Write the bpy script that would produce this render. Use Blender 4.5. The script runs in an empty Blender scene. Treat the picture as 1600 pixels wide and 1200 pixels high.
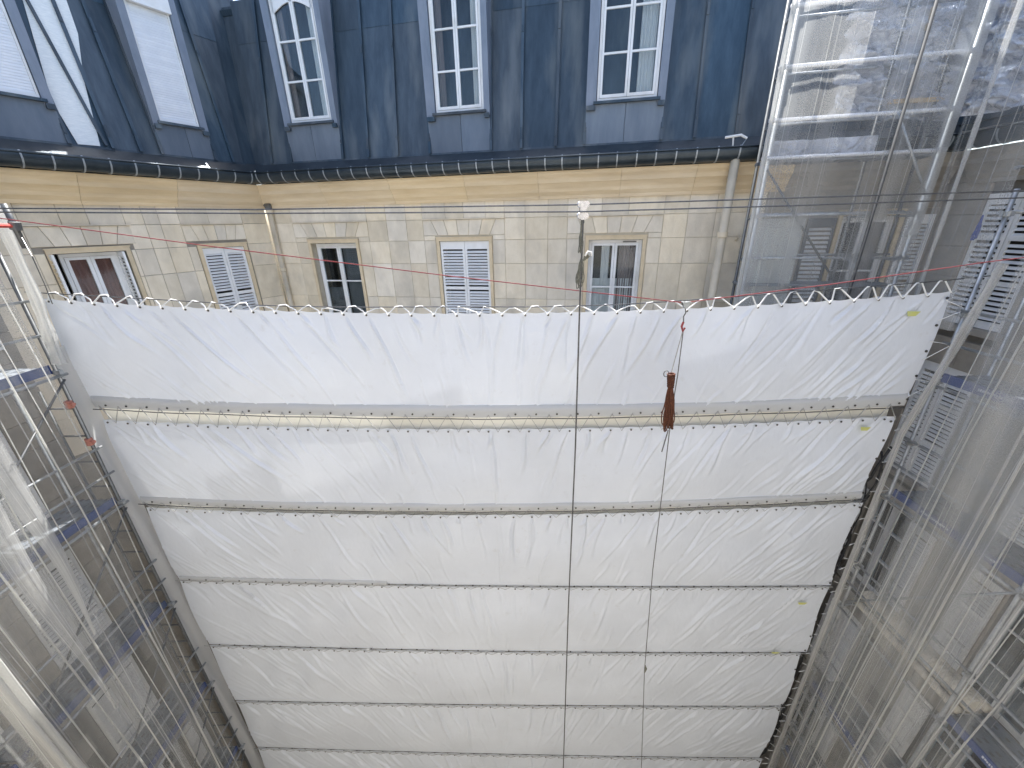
import bpy, bmesh, math, random
import numpy as np
from mathutils import Vector, Matrix
random.seed(7); rng = np.random.default_rng(7)
SC = bpy.context.scene; COL = SC.collection
R = math.radians
# ------------------------------------------------------------------ camera, world, sun, exposure
F_PX, PITCH, ROLL = 612.0, R(22.2), R(1.2)          # focal length in pixels of a 1600 px wide picture
cf = Vector((0, math.cos(PITCH), -math.sin(PITCH)))
cr0 = Vector((1, 0, 0)); cu0 = cr0.cross(cf)
cr = cr0*math.cos(ROLL) - cu0*math.sin(ROLL); cu = cr0*math.sin(ROLL) + cu0*math.cos(ROLL)
cd = bpy.data.cameras.new('camera'); cam = bpy.data.objects.new('camera', cd); COL.objects.link(cam)
cd.sensor_width = 36; cd.lens = 36*F_PX/1600; cd.clip_start = .05; cd.clip_end = 500
cam.matrix_world = Matrix((( cr.x, cu.x, -cf.x, 0), (cr.y, cu.y, -cf.y, 0), (cr.z, cu.z, -cf.z, 0), (0, 0, 0, 1)))
SC.camera = cam
SUN_EL = R(63); SH = Vector((.14, .99, 0)).normalized()
SDIR = Vector((SH.x*math.cos(SUN_EL), SH.y*math.cos(SUN_EL), math.sin(SUN_EL)))
w = bpy.data.worlds.new('World'); SC.world = w; w.use_nodes = True
nt = w.node_tree; bg = nt.nodes['Background']; sky = nt.nodes.new('ShaderNodeTexSky')
sky.sky_type = 'NISHITA'; sky.sun_disc = False; sky.sun_elevation = SUN_EL
sky.sun_rotation = math.atan2(SH.x, SH.y); sky.air_density = 1.0; sky.dust_density = 2.5; sky.ozone_density = 1.0
nt.links.new(sky.outputs[0], bg.inputs[0]); bg.inputs[1].default_value = .13
sl = bpy.data.lights.new('sun', 'SUN'); sl.energy = 4.2; sl.angle = R(.5); sl.color = (1, .975, .94)
so = bpy.data.objects.new('sun', sl); COL.objects.link(so)
so.rotation_euler = (-SDIR).to_track_quat('-Z', 'Y').to_euler()
SC.view_settings.view_transform = 'Standard'; SC.view_settings.look = 'None'
SC.view_settings.exposure = 1.80; SC.view_settings.gamma = 1; SC.view_settings.use_curve_mapping = False
SC.cycles.transparent_max_bounces = 24; SC.cycles.max_bounces = 7; SC.cycles.diffuse_bounces = 4
SC.cycles.use_denoising = True; SC.cycles.sample_clamp_indirect = 4

# ------------------------------------------------------------------ helpers
def ray(px, py): return cf + cr*((px-800)/F_PX) + cu*((600-py)/F_PX)
class Fr:                                            # a frame on a plane: s along, o outward, z up
    def __init__(s, P, d, n, zv=(0, 0, 1)):
        s.P = Vector(P); s.d = Vector(d).normalized(); s.n = Vector(n).normalized(); s.z = Vector(zv).normalized()
    def p(s, a, o, z): return s.P + s.d*a + s.n*o + s.z*z
    def px(s, x, y, o=0):                            # where the line of sight meets the plane: (s, z)
        r = ray(x, y); q = r*(((s.P+s.n*o).dot(s.n))/r.dot(s.n)); q = q-s.P
        return q.dot(s.d), q.dot(s.z)
    def P3(s, x, y, o=0):
        a, z = s.px(x, y, o); return s.p(a, o, z)
class MB:
    def __init__(s): s.v = []; s.f = []; s.uv = None
    def add(s, vs, fs):
        b = len(s.v); s.v += [Vector(v) for v in vs]; s.f += [tuple(b+i for i in f) for f in fs]
        return s
    def box8(s, c): return s.add(c, [(0,1,2,3),(7,6,5,4),(0,4,5,1),(1,5,6,2),(2,6,7,3),(3,7,4,0)])
    def box(s, fr, s0, s1, o0, o1, z0, z1):
        return s.box8([fr.p(s0,o0,z0), fr.p(s1,o0,z0), fr.p(s1,o1,z0), fr.p(s0,o1,z0),
                       fr.p(s0,o0,z1), fr.p(s1,o0,z1), fr.p(s1,o1,z1), fr.p(s0,o1,z1)])
    def bev(s, fr, s0, s1, o0, o1, z0, z1, c=.012, k0=0, k1=0):   # box with chamfered front; k0,k1 shift the top corners
        def ring(o, e): return [fr.p(s0+e,o,z0+e), fr.p(s1-e,o,z0+e), fr.p(s1-e+k1,o,z1-e), fr.p(s0+e+k0,o,z1-e)]
        v = ring(o0,0)+ring(o1-c,0)+ring(o1,c)
        f = [(8,9,10,11)]
        for b in (0,4):
            for i in range(4): j = (i+1)%4; f.append((b+i,b+j,b+4+j,b+4+i))
        return s.add(v, f)
    def tube(s, pts, r, n=8, caps=True, closed=False):
        pts = [Vector(p) for p in pts]; m = len(pts); rs = r if isinstance(r,(list,tuple)) else [r]*m
        b = len(s.v); prev = None
        for i, p in enumerate(pts):
            t = (pts[min(i+1,m-1)]-pts[max(i-1,0)]).normalized()
            if prev is None:
                a = Vector((0,0,1)) if abs(t.z) < .9 else Vector((1,0,0)); e1 = t.cross(a).normalized()
            else: e1 = (prev-t*prev.dot(t)).normalized()
            prev = e1; e2 = t.cross(e1)
            for k in range(n):
                q = 2*math.pi*k/n; s.v.append(p+(e1*math.cos(q)+e2*math.sin(q))*rs[i])
        for i in range(m-1):
            for k in range(n):
                k2 = (k+1)%n; s.f.append((b+i*n+k, b+i*n+k2, b+(i+1)*n+k2, b+(i+1)*n+k))
        if caps: s.f.append(tuple(b+k for k in range(n))[::-1]); s.f.append(tuple(b+(m-1)*n+k for k in range(n)))
        return s
def mesh_of(name, mb, mat, off=Vector((0,0,0)), smooth=False, recalc=True):
    me = bpy.data.meshes.new(name); me.from_pydata([v-off for v in mb.v], [], mb.f)
    if recalc and len(mb.f) < 4000:
        bm = bmesh.new(); bm.from_mesh(me); bmesh.ops.recalc_face_normals(bm, faces=bm.faces); bm.to_mesh(me); bm.free()
    if smooth: me.polygons.foreach_set('use_smooth', [True]*len(me.polygons))
    me.materials.append(mat); return me
def root(o):
    while o.parent: o = o.parent
    return o
def part(name, mb, mat, parent, smooth=False, kind=None, label=None, me=None):
    off = root(parent).location.copy()
    o = bpy.data.objects.new(name, me or mesh_of(name, mb, mat, off, smooth)); COL.objects.link(o); o.parent = parent
    if kind: o['kind'] = kind
    if label: o['label'] = label
    return o
def inst(name, me, fr_or_m, parent):                  # shared mesh at a world matrix
    o = bpy.data.objects.new(name, me); COL.objects.link(o); o.parent = parent
    m = fr_or_m.copy(); m.translation = m.translation-root(parent).location
    o.matrix_local = m; return o
def thing(name, label, cat, loc, group=None):
    o = bpy.data.objects.new(name, None); COL.objects.link(o); o.location = Vector(loc); o.empty_display_size = .2
    o['label'] = label; o['category'] = cat
    if group: o['group'] = group
    return o
def solo(name, mb, mat, label, cat, loc, group=None, smooth=False):
    loc = Vector(loc); o = bpy.data.objects.new(name, mesh_of(name, mb, mat, loc, smooth)); COL.objects.link(o); o.location = loc
    o['label'] = label; o['category'] = cat
    if group: o['group'] = group
    return o
def struct(name, mb, mat, kind='structure'):
    o = bpy.data.objects.new(name, mesh_of(name, mb, mat)); COL.objects.link(o); o['kind'] = kind; return o
def frm(fr, s, o, z):                                 # matrix of a frame at a point
    m = Matrix(((fr.d.x, fr.n.x, fr.z.x, 0), (fr.d.y, fr.n.y, fr.z.y, 0), (fr.d.z, fr.n.z, fr.z.z, 0), (0,0,0,1)))
    m.translation = fr.p(s, o, z); return m
UNIT = Fr((0,0,0), (1,0,0), (0,1,0))

# ------------------------------------------------------------------ materials
def mat(name, c1, c2=None, scale=3., rough=.7, metal=0., bump=0., bscale=40., stretch=(1,1,1), var=0., spec=.5, c3=None, trans=0.):
    m = bpy.data.materials.new(name); m.use_nodes = True; n = m.node_tree.nodes; l = m.node_tree.links
    b = n['Principled BSDF']; b.inputs['Roughness'].default_value = rough; b.inputs['Metallic'].default_value = metal
    b.inputs['Specular IOR Level'].default_value = spec
    if trans: b.inputs['Transmission Weight'].default_value = 0
    g = n.new('ShaderNodeNewGeometry'); mp = n.new('ShaderNodeMapping'); mp.inputs['Scale'].default_value = stretch
    l.new(g.outputs['Position'], mp.inputs[0])
    oi = n.new('ShaderNodeObjectInfo')
    nz = n.new('ShaderNodeTexNoise'); nz.inputs['Scale'].default_value = scale; nz.inputs['Detail'].default_value = 6
    nz.inputs['Roughness'].default_value = .65
    l.new(mp.outputs[0], nz.inputs['Vector'])
    rp = n.new('ShaderNodeValToRGB'); rp.color_ramp.elements[0].position = .32; rp.color_ramp.elements[1].position = .68
    rp.color_ramp.elements[0].color = (*c1, 1); rp.color_ramp.elements[1].color = (*(c2 or c1), 1)
    l.new(nz.outputs[0], rp.inputs[0]); out = rp.outputs[0]
    if c3:
        n3 = n.new('ShaderNodeTexNoise'); n3.inputs['Scale'].default_value = scale*.35; n3.inputs['Detail'].default_value = 5
        l.new(mp.outputs[0], n3.inputs['Vector']); r3 = n.new('ShaderNodeValToRGB')
        r3.color_ramp.elements[0].position = .5; r3.color_ramp.elements[1].position = .7
        l.new(n3.outputs[0], r3.inputs[0]); mx = n.new('ShaderNodeMixRGB'); mx.inputs[2].default_value = (*c3, 1)
        l.new(r3.outputs[0], mx.inputs[0]); l.new(out, mx.inputs[1]); out = mx.outputs[0]
    if var:
        hs = n.new('ShaderNodeHueSaturation'); mr = n.new('ShaderNodeMapRange')
        mr.inputs[3].default_value = 1-var; mr.inputs[4].default_value = 1+var
        l.new(oi.outputs['Random'], mr.inputs[0]); l.new(mr.outputs[0], hs.inputs['Value'])
        mr2 = n.new('ShaderNodeMath'); mr2.operation = 'MULTIPLY_ADD'; mr2.inputs[1].default_value = 37.3; mr2.inputs[2].default_value = 0
        fr_ = n.new('ShaderNodeMath'); fr_.operation = 'FRACT'; l.new(oi.outputs['Random'], mr2.inputs[0]); l.new(mr2.outputs[0], fr_.inputs[0])
        ms = n.new('ShaderNodeMapRange'); ms.inputs[3].default_value = 1-var*1.6; ms.inputs[4].default_value = 1+var*1.6
        l.new(fr_.outputs[0], ms.inputs[0]); l.new(ms.outputs[0], hs.inputs['Saturation'])
        l.new(out, hs.inputs['Color']); out = hs.outputs[0]
    l.new(out, b.inputs['Base Color'])
    if bump:
        bn = n.new('ShaderNodeTexNoise'); bn.inputs['Scale'].default_value = bscale; bn.inputs['Detail'].default_value = 4
        l.new(mp.outputs[0], bn.inputs['Vector'])
        bp = n.new('ShaderNodeBump'); bp.inputs['Strength'].default_value = bump; bp.inputs['Distance'].default_value = .01
        l.new(bn.outputs[0], bp.inputs['Height']); l.new(bp.outputs[0], b.inputs['Normal'])
    return m
M = {}
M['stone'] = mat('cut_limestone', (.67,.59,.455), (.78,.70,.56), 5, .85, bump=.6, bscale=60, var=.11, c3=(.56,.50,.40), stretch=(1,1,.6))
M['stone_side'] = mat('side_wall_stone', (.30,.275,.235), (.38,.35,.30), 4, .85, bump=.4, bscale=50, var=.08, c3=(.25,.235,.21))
M['surr'] = mat('ochre_window_surround', (.60,.49,.32), (.70,.58,.40), 6, .85, bump=.3)
M['mortar'] = mat('dark_mortar', (.48,.42,.32), (.56,.50,.39), 8, .9)
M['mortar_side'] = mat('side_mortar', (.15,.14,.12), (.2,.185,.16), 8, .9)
M['lowwall'] = mat('grey_wing_mortar', (.22,.20,.17), (.30,.27,.22), 4, .9)  # left wing wall, a darker grey than the square-on wing's mortar
M['ochre'] = mat('ochre_cornice_render', (.64,.50,.31), (.74,.60,.40), 2.5, .85, bump=.35, bscale=25, stretch=(.5,.5,3), var=.05, c3=(.56,.44,.28))
M['zinc'] = mat('weathered_dark_zinc', (.027,.046,.066), (.055,.082,.108), 3.2, .5, metal=.15, bump=.3, bscale=14, stretch=(2.2,2.2,.35), var=.2, c3=(.115,.135,.145))
M['zinc_pale'] = mat('pale_streaked_zinc', (.12,.155,.20), (.19,.225,.265), 2.0, .5, metal=.2, bump=.2, bscale=14, stretch=(1.5,1.5,.35), var=.1, c3=(.09,.12,.16))
M['zinc_cheek'] = mat('blue_grey_zinc_trim', (.17,.20,.245), (.24,.27,.32), 5, .5, metal=.15, bump=.2, bscale=20, stretch=(1,1,.3), var=.06)
M['gutter'] = mat('dark_gutter_zinc', (.03,.042,.052), (.055,.07,.082), 3, .32, metal=.5, bump=.1, var=.05)
M['bracket'] = mat('gutter_strap_metal', (.30,.33,.35), (.38,.41,.43), 6, .4, metal=.4)
M['white'] = mat('white_painted_wood', (.74,.75,.75), (.80,.80,.79), 6, .5, bump=.1, bscale=80, c3=(.66,.66,.63))
M['greywood'] = mat('dark_grey_shutter', (.12,.125,.13), (.16,.165,.17), 6, .6)
M['slat'] = mat('white_louvre_slats', (.72,.73,.73), (.78,.78,.77), 6, .5, var=.04)
M['roller'] = mat('white_roller_slats', (.70,.73,.77), (.78,.80,.82), 5, .45, var=.03)
M['dark'] = mat('unlit_room', (.035,.033,.032), (.05,.045,.04), 2, .9)
M['curtain'] = mat('white_net_curtain', (.78,.78,.78), (.84,.83,.82), 3, .9)
M['redcurtain'] = mat('brown_red_curtain', (.22,.09,.07), (.34,.16,.12), 5, .9, stretch=(6,6,.4))
M['greycurtain'] = mat('taupe_curtain', (.28,.23,.22), (.36,.3,.29), 3, .9, stretch=(5,5,.4))
M['blind'] = mat('grey_inner_blind', (.11,.12,.13), (.14,.15,.16), 3, .8)
M['pipe'] = mat('cream_painted_downpipe', (.64,.55,.40), (.72,.63,.48), 3, .55, bump=.1, c3=(.45,.39,.29))
M['galv'] = mat('galvanised_steel', (.34,.36,.37), (.46,.48,.49), 12, .42, metal=.55, var=.1, c3=(.26,.27,.27))
M['blackpost'] = mat('blackened_steel', (.02,.021,.022), (.05,.05,.05), 9, .7)
M['galvdark'] = mat('dull_steel', (.10,.105,.105), (.17,.175,.175), 10, .5, metal=.5, var=.1)
M['deck'] = mat('blue_grey_scaffold_deck', (.16,.18,.205), (.24,.26,.28), 5, .5, metal=.25, var=.12, c3=(.13,.15,.17))
M['deckblue'] = mat('blue_painted_deck_edge', (.035,.06,.17), (.06,.09,.23), 5, .5, c3=(.09,.115,.18))
M['decklight'] = mat('white_deck_mark', (.6,.62,.66), (.72,.73,.76), 9, .6)
M['cream'] = mat('cream_rolled_sheeting', (.58,.53,.43), (.68,.62,.5), 5, .6, bump=.3, var=.05)
M['steel_wire'] = mat('steel_wire_rope', (.09,.09,.09), (.17,.17,.17), 30, .4, metal=.7)
M['chrome'] = mat('bright_pulley_steel', (.6,.6,.62), (.75,.75,.76), 20, .22, metal=.85)
M['redrope'] = mat('dark_red_cord', (.20,.03,.035), (.28,.05,.05), 40, .8)
M['brownrope'] = mat('rust_brown_rope', (.05,.016,.008), (.15,.05,.022), 45, .85, bump=.6, bscale=120)
M['greyrope'] = mat('greenish_grey_rope', (.10,.10,.08), (.20,.20,.16), 40, .85, bump=.5, bscale=120)
M['whitecord'] = mat('white_lacing_cord', (.72,.72,.70), (.8,.8,.77), 30, .8)
M['greycord'] = mat('grey_lacing_cord', (.28,.28,.27), (.42,.42,.4), 30, .8)
M['eyelet'] = mat('dull_brass_eyelet', (.06,.06,.055), (.12,.11,.1), 30, .4, metal=.6)
M['red'] = mat('red_painted_clamp', (.45,.05,.04), (.55,.09,.07), 20, .5)
M['orangeclamp'] = mat('faded_orange_clamp', (.42,.16,.12), (.5,.22,.17), 20, .6)
M['wood'] = mat('pale_timber_batten', (.50,.36,.20), (.62,.47,.29), 6, .7, stretch=(1,1,8))
M['bluecloth'] = mat('blue_strap', (.03,.06,.28), (.05,.09,.36), 8, .7)
M['label'] = mat('yellow_sticker', (.62,.60,.14), (.50,.56,.26), 14, .6)
M['lightpatch'] = mat('pale_light_patch', (.62,.66,.66), (.80,.82,.80), 22, .5, bump=.4, bscale=50, stretch=(.5,.5,4))  # pale colour stands in for a patch of light on the roof
M['ground'] = mat('courtyard_paving', (.10,.10,.09), (.17,.165,.15), 3, .9, bump=.5)
M['render'] = mat('opposite_wall_render', (.60,.56,.49), (.68,.64,.57), 1.5, .9)

def cloth(name, col, trans_fac=.2, blotch=.06, rough=.55):
    m = bpy.data.materials.new(name); m.use_nodes = True; n = m.node_tree.nodes; l = m.node_tree.links
    out = n['Material Output']; b = n['Principled BSDF']; b.inputs['Roughness'].default_value = rough
    b.inputs['Specular IOR Level'].default_value = .3
    g = n.new('ShaderNodeNewGeometry'); nz = n.new('ShaderNodeTexNoise'); nz.inputs['Scale'].default_value = .7; nz.inputs['Detail'].default_value = 7
    nz.inputs['Roughness'].default_value = .6; l.new(g.outputs['Position'], nz.inputs['Vector'])
    rp = n.new('ShaderNodeValToRGB'); rp.color_ramp.elements[0].position = .3; rp.color_ramp.elements[1].position = .7
    rp.color_ramp.elements[0].color = tuple(c*(1-blotch) for c in col)+(1,); rp.color_ramp.elements[1].color = (*col, 1)
    l.new(nz.outputs[0], rp.inputs[0])
    n2 = n.new('ShaderNodeTexNoise'); n2.inputs['Scale'].default_value = 4.5; n2.inputs['Detail'].default_value = 8; n2.inputs['Roughness'].default_value = .7
    l.new(g.outputs['Position'], n2.inputs['Vector']); r2 = n.new('ShaderNodeMapRange'); r2.inputs[1].default_value = .60; r2.inputs[2].default_value = .74; r2.inputs[3].default_value = 0; r2.inputs[4].default_value = .5
    l.new(n2.outputs[0], r2.inputs[0]); mm = n.new('ShaderNodeMixRGB'); mm.inputs[2].default_value = (.55,.56,.57,1); l.new(r2.outputs[0], mm.inputs[0]); l.new(rp.outputs[0], mm.inputs[1])
    rp = mm; l.new(mm.outputs[0], b.inputs['Base Color'])
    bn = n.new('ShaderNodeTexNoise'); bn.inputs['Scale'].default_value = 9; bn.inputs['Detail'].default_value = 5
    mp = n.new('ShaderNodeMapping'); mp.inputs['Scale'].default_value = (1.6,1,.7); l.new(g.outputs['Position'], mp.inputs[0]); l.new(mp.outputs[0], bn.inputs['Vector'])
    bp = n.new('ShaderNodeBump'); bp.inputs['Strength'].default_value = .22; bp.inputs['Distance'].default_value = .02
    l.new(bn.outputs[0], bp.inputs['Height']); l.new(bp.outputs[0], b.inputs['Normal'])
    t = n.new('ShaderNodeBsdfTranslucent'); l.new(rp.outputs[0], t.inputs[0])
    mx = n.new('ShaderNodeMixShader'); mx.inputs[0].default_value = trans_fac
    l.new(b.outputs[0], mx.inputs[1]); l.new(t.outputs[0], mx.inputs[2]); l.new(mx.outputs[0], out.inputs[0]); return m
M['tarp'] = cloth('white_pvc_tarpaulin', (.70,.74,.80), .05, .12)
M['hem'] = cloth('grey_white_hem', (.50,.51,.51), .02)
M['backing'] = cloth('cream_backing_strip', (.80,.79,.72), .05, .1)
M['sideflap'] = cloth('soiled_white_sheet', (.84,.84,.82), .45, .12)

def netmat(name, lo, hi, col=(.74,.74,.71), su=7., sv=.16, weave=True):
    m = bpy.data.materials.new(name); m.use_nodes = True; n = m.node_tree.nodes; l = m.node_tree.links
    out = n['Material Output']; n.remove(n['Principled BSDF'])
    uv = n.new('ShaderNodeUVMap'); uv.uv_map = 'UVMap'
    def noise(sx, sy, sc, det, a, b_, lo_, hi_):
        mp = n.new('ShaderNodeMapping'); mp.inputs['Scale'].default_value = (sx, sy, 1); l.new(uv.outputs[0], mp.inputs[0])
        nz = n.new('ShaderNodeTexNoise'); nz.inputs['Scale'].default_value = sc; nz.inputs['Detail'].default_value = det; l.new(mp.outputs[0], nz.inputs['Vector'])
        mr = n.new('ShaderNodeMapRange'); mr.inputs[1].default_value = a; mr.inputs[2].default_value = b_; mr.inputs[3].default_value = lo_; mr.inputs[4].default_value = hi_
        l.new(nz.outputs[0], mr.inputs[0]); return mr.outputs[0]
    base = noise(su*.25, sv, 1, 3, .35, .7, lo, hi)         # broad folds: cloth lies denser
    fine = noise(su*5, sv*.4, 1, 2, .60, .74, 0, .55)        # thin gathered threads
    grain = noise(60, 60, 1, 1, .3, .7, -.05, .05)
    a1 = n.new('ShaderNodeMath'); a1.operation = 'ADD'; l.new(base, a1.inputs[0]); l.new(fine, a1.inputs[1])
    a2 = n.new('ShaderNodeMath'); a2.operation = 'ADD'; a2.use_clamp = True; l.new(a1.outputs[0], a2.inputs[0]); l.new(grain, a2.inputs[1])
    d = n.new('ShaderNodeBsdfDiffuse'); d.inputs[0].default_value = (*col, 1)
    t = n.new('ShaderNodeBsdfTranslucent'); t.inputs[0].default_value = (*col, 1)
    m1 = n.new('ShaderNodeMixShader'); m1.inputs[0].default_value = .45; l.new(d.outputs[0], m1.inputs[1]); l.new(t.outputs[0], m1.inputs[2])
    tr = n.new('ShaderNodeBsdfTransparent'); m2 = n.new('ShaderNodeMixShader')
    l.new(a2.outputs[0], m2.inputs[0]); l.new(tr.outputs[0], m2.inputs[1]); l.new(m1.outputs[0], m2.inputs[2])
    l.new(m2.outputs[0], out.inputs[0]); return m
M['net'] = netmat('white_debris_netting', .10, .38, su=5)
M['netfar'] = netmat('white_debris_netting_tight', .17, .48)
M['netbundle'] = netmat('gathered_netting', .62, 1.0, su=10)
M['nethalf'] = netmat('loosely_gathered_netting', .30, .75, su=12)
M['netstrip'] = netmat('doubled_netting_strip', .22, .55, su=14)
M['veil'] = netmat('loose_hazy_netting', .0, .30, su=9)
M['netfilm'] = netmat('thin_grey_sheeting', .62, .82, (.66,.69,.68), 3, 1)

def glassmat():
    m = bpy.data.materials.new('window_glass'); m.use_nodes = True; n = m.node_tree.nodes; l = m.node_tree.links
    out = n['Material Output']; n.remove(n['Principled BSDF'])
    g = n.new('ShaderNodeBsdfGlossy'); g.inputs['Roughness'].default_value = .02; g.inputs[0].default_value = (.9,.95,1,1)
    t = n.new('ShaderNodeBsdfTransparent'); t.inputs[0].default_value = (.86,.89,.90,1)
    f = n.new('ShaderNodeFresnel'); f.inputs[0].default_value = 1.36
    nz = n.new('ShaderNodeTexNoise'); nz.inputs['Scale'].default_value = 1.2; bp = n.new('ShaderNodeBump'); bp.inputs['Strength'].default_value = .12
    l.new(nz.outputs[0], bp.inputs['Height']); l.new(bp.outputs[0], g.inputs['Normal'])
    mx = n.new('ShaderNodeMixShader'); l.new(f.outputs[0], mx.inputs[0]); l.new(t.outputs[0], mx.inputs[1]); l.new(g.outputs[0], mx.inputs[2])
    l.new(mx.outputs[0], out.inputs[0]); return m
M['glass'] = glassmat()
def filmmat():
    m = bpy.data.materials.new('crinkled_plastic_film'); m.use_nodes = True; n = m.node_tree.nodes; l = m.node_tree.links
    out = n['Material Output']; b = n['Principled BSDF']; b.inputs['Base Color'].default_value = (.74,.77,.84,1); b.inputs['Roughness'].default_value = .14
    b.inputs['Specular IOR Level'].default_value = .9
    t = n.new('ShaderNodeBsdfTransparent'); t.inputs[0].default_value = (.8,.86,.95,1)
    g = n.new('ShaderNodeNewGeometry'); nz = n.new('ShaderNodeTexNoise'); nz.inputs['Scale'].default_value = 3; nz.inputs['Detail'].default_value = 6
    l.new(g.outputs['Position'], nz.inputs['Vector']); mr = n.new('ShaderNodeMapRange'); mr.inputs[1].default_value = .35; mr.inputs[2].default_value = .7
    mr.inputs[3].default_value = .45; mr.inputs[4].default_value = .9; l.new(nz.outputs[0], mr.inputs[0])
    bz = n.new('ShaderNodeTexNoise'); bz.inputs['Scale'].default_value = 5; bz.inputs['Detail'].default_value = 5; bz.inputs['Distortion'].default_value = 1.5
    l.new(g.outputs['Position'], bz.inputs['Vector']); bp = n.new('ShaderNodeBump'); bp.inputs['Strength'].default_value = 1; bp.inputs['Distance'].default_value = .12
    l.new(bz.outputs[0], bp.inputs['Height']); l.new(bp.outputs[0], b.inputs['Normal'])
    mx = n.new('ShaderNodeMixShader'); l.new(mr.outputs[0], mx.inputs[0]); l.new(t.outputs[0], mx.inputs[1]); l.new(b.outputs[0], mx.inputs[2])
    l.new(mx.outputs[0], out.inputs[0]); return m
M['film'] = filmmat()

# ------------------------------------------------------------------ frames of the place
Pc = Vector((-5.86, 10.29, 0)); aA = R(12.3)
FA = Fr(Pc, (math.cos(aA), -math.sin(aA), 0), (-math.sin(aA), -math.cos(aA), 0))       # far facade, seen square on
dB = Vector((-.498, -.867, 0)).normalized(); FB = Fr(Pc, dB, (-dB.y, dB.x, 0))          # its wing on the left
FL = Fr((-8.4, 0, 0), (0, 1, 0), (1, 0, 0))                                            # left side wall
FR = Fr((7.75, 0, 0), (0, 1, 0), (-1, 0, 0))                                           # right side wall
GZ = -18.0
WO = -.30                                                                              # wall face behind the gutter line

# ------------------------------------------------------------------ setting
g = MB(); g.add([(-40,-30,GZ),(40,-30,GZ),(40,45,GZ),(-40,45,GZ)], [(0,1,2,3)]); struct('ground', g, M['ground'])

far = thing('apartment_building', 'cream cut-stone apartment building with dark zinc mansard roof behind the white sheets', 'building', FA.p(5, -1, GZ))
lef = thing('apartment_building', 'grey stone side building with louvred shutters behind the left scaffolding', 'building', (-9, 2, GZ))
rig = thing('apartment_building', 'grey stone side building with louvred shutters behind the right scaffolding', 'building', (8.5, 2, GZ))
opp = thing('apartment_building', 'tall pale building opposite, behind the viewpoint, facing the white sheets', 'building', (0, -1.6, GZ))

# ---- building pieces
def walls(fr, s0, s1, z0, z1, o0, o1, holes, name, m, parent):
    """solid wall with rectangular openings, from a grid of cells"""
    S = sorted({s0, s1, *[h[0] for h in holes], *[h[1] for h in holes]}); Z = sorted({z0, z1, *[h[2] for h in holes], *[h[3] for h in holes]})
    mb = MB()
    for a, b in zip(S, S[1:]):
        run = None
        for c, d in zip(Z, Z[1:]):
            inside = any(h[0] <= a+1e-6 and b <= h[1]+1e-6 and h[2] <= c+1e-6 and d <= h[3]+1e-6 for h in holes)
            if inside:
                if run: mb.box(fr, a, b, o0, o1, run[0], run[1]); run = None
            else: run = (run[0], d) if run else (c, d)
        if run: mb.box(fr, a, b, o0, o1, run[0], run[1])
    return part(name, mb, m, parent)
def courses(fr, s0, s1, zs, holes, joints, m, parent, o1=WO, lo=.5, hi=.95, skip=None):
    n = 0
    for ci, (z0, z1) in enumerate(zip(zs, zs[1:])):
        cuts = {s0, s1} | {j for j in joints if s0 < j < s1}
        for h in holes:
            if h[2] < z1-.01 and h[3] > z0+.01: cuts |= {h[0], h[1]}
        cuts = sorted(cuts); full = []
        for a, b in zip(cuts, cuts[1:]):
            if b-a < .03: continue
            mid = (a+b)/2
            if any(h[0] < mid < h[1] and h[2] < z1-.01 and h[3] > z0+.01 for h in holes): continue
            if skip and skip(mid, (z0+z1)/2): continue
            k = max(1, round((b-a)/random.uniform(lo, hi))); e = [a]
            for i in range(1, k): e.append(a+(b-a)*(i+random.uniform(-.18,.18))/k)
            e.append(b)
            for c, d in zip(e, e[1:]):
                mb = MB(); j = random.uniform(.0022,.0042); pr = random.uniform(-.003,.003)
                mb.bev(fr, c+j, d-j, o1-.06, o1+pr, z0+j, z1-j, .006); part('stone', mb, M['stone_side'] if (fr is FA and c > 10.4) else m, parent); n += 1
    return n
GLZ = .012
def pane(fr, a, b, o, z0, z1, parent):
    mb = MB(); mb.box(fr, a, b, o-GLZ/2, o+GLZ/2, z0, z1); part('pane', mb, M['glass'], parent)
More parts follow.
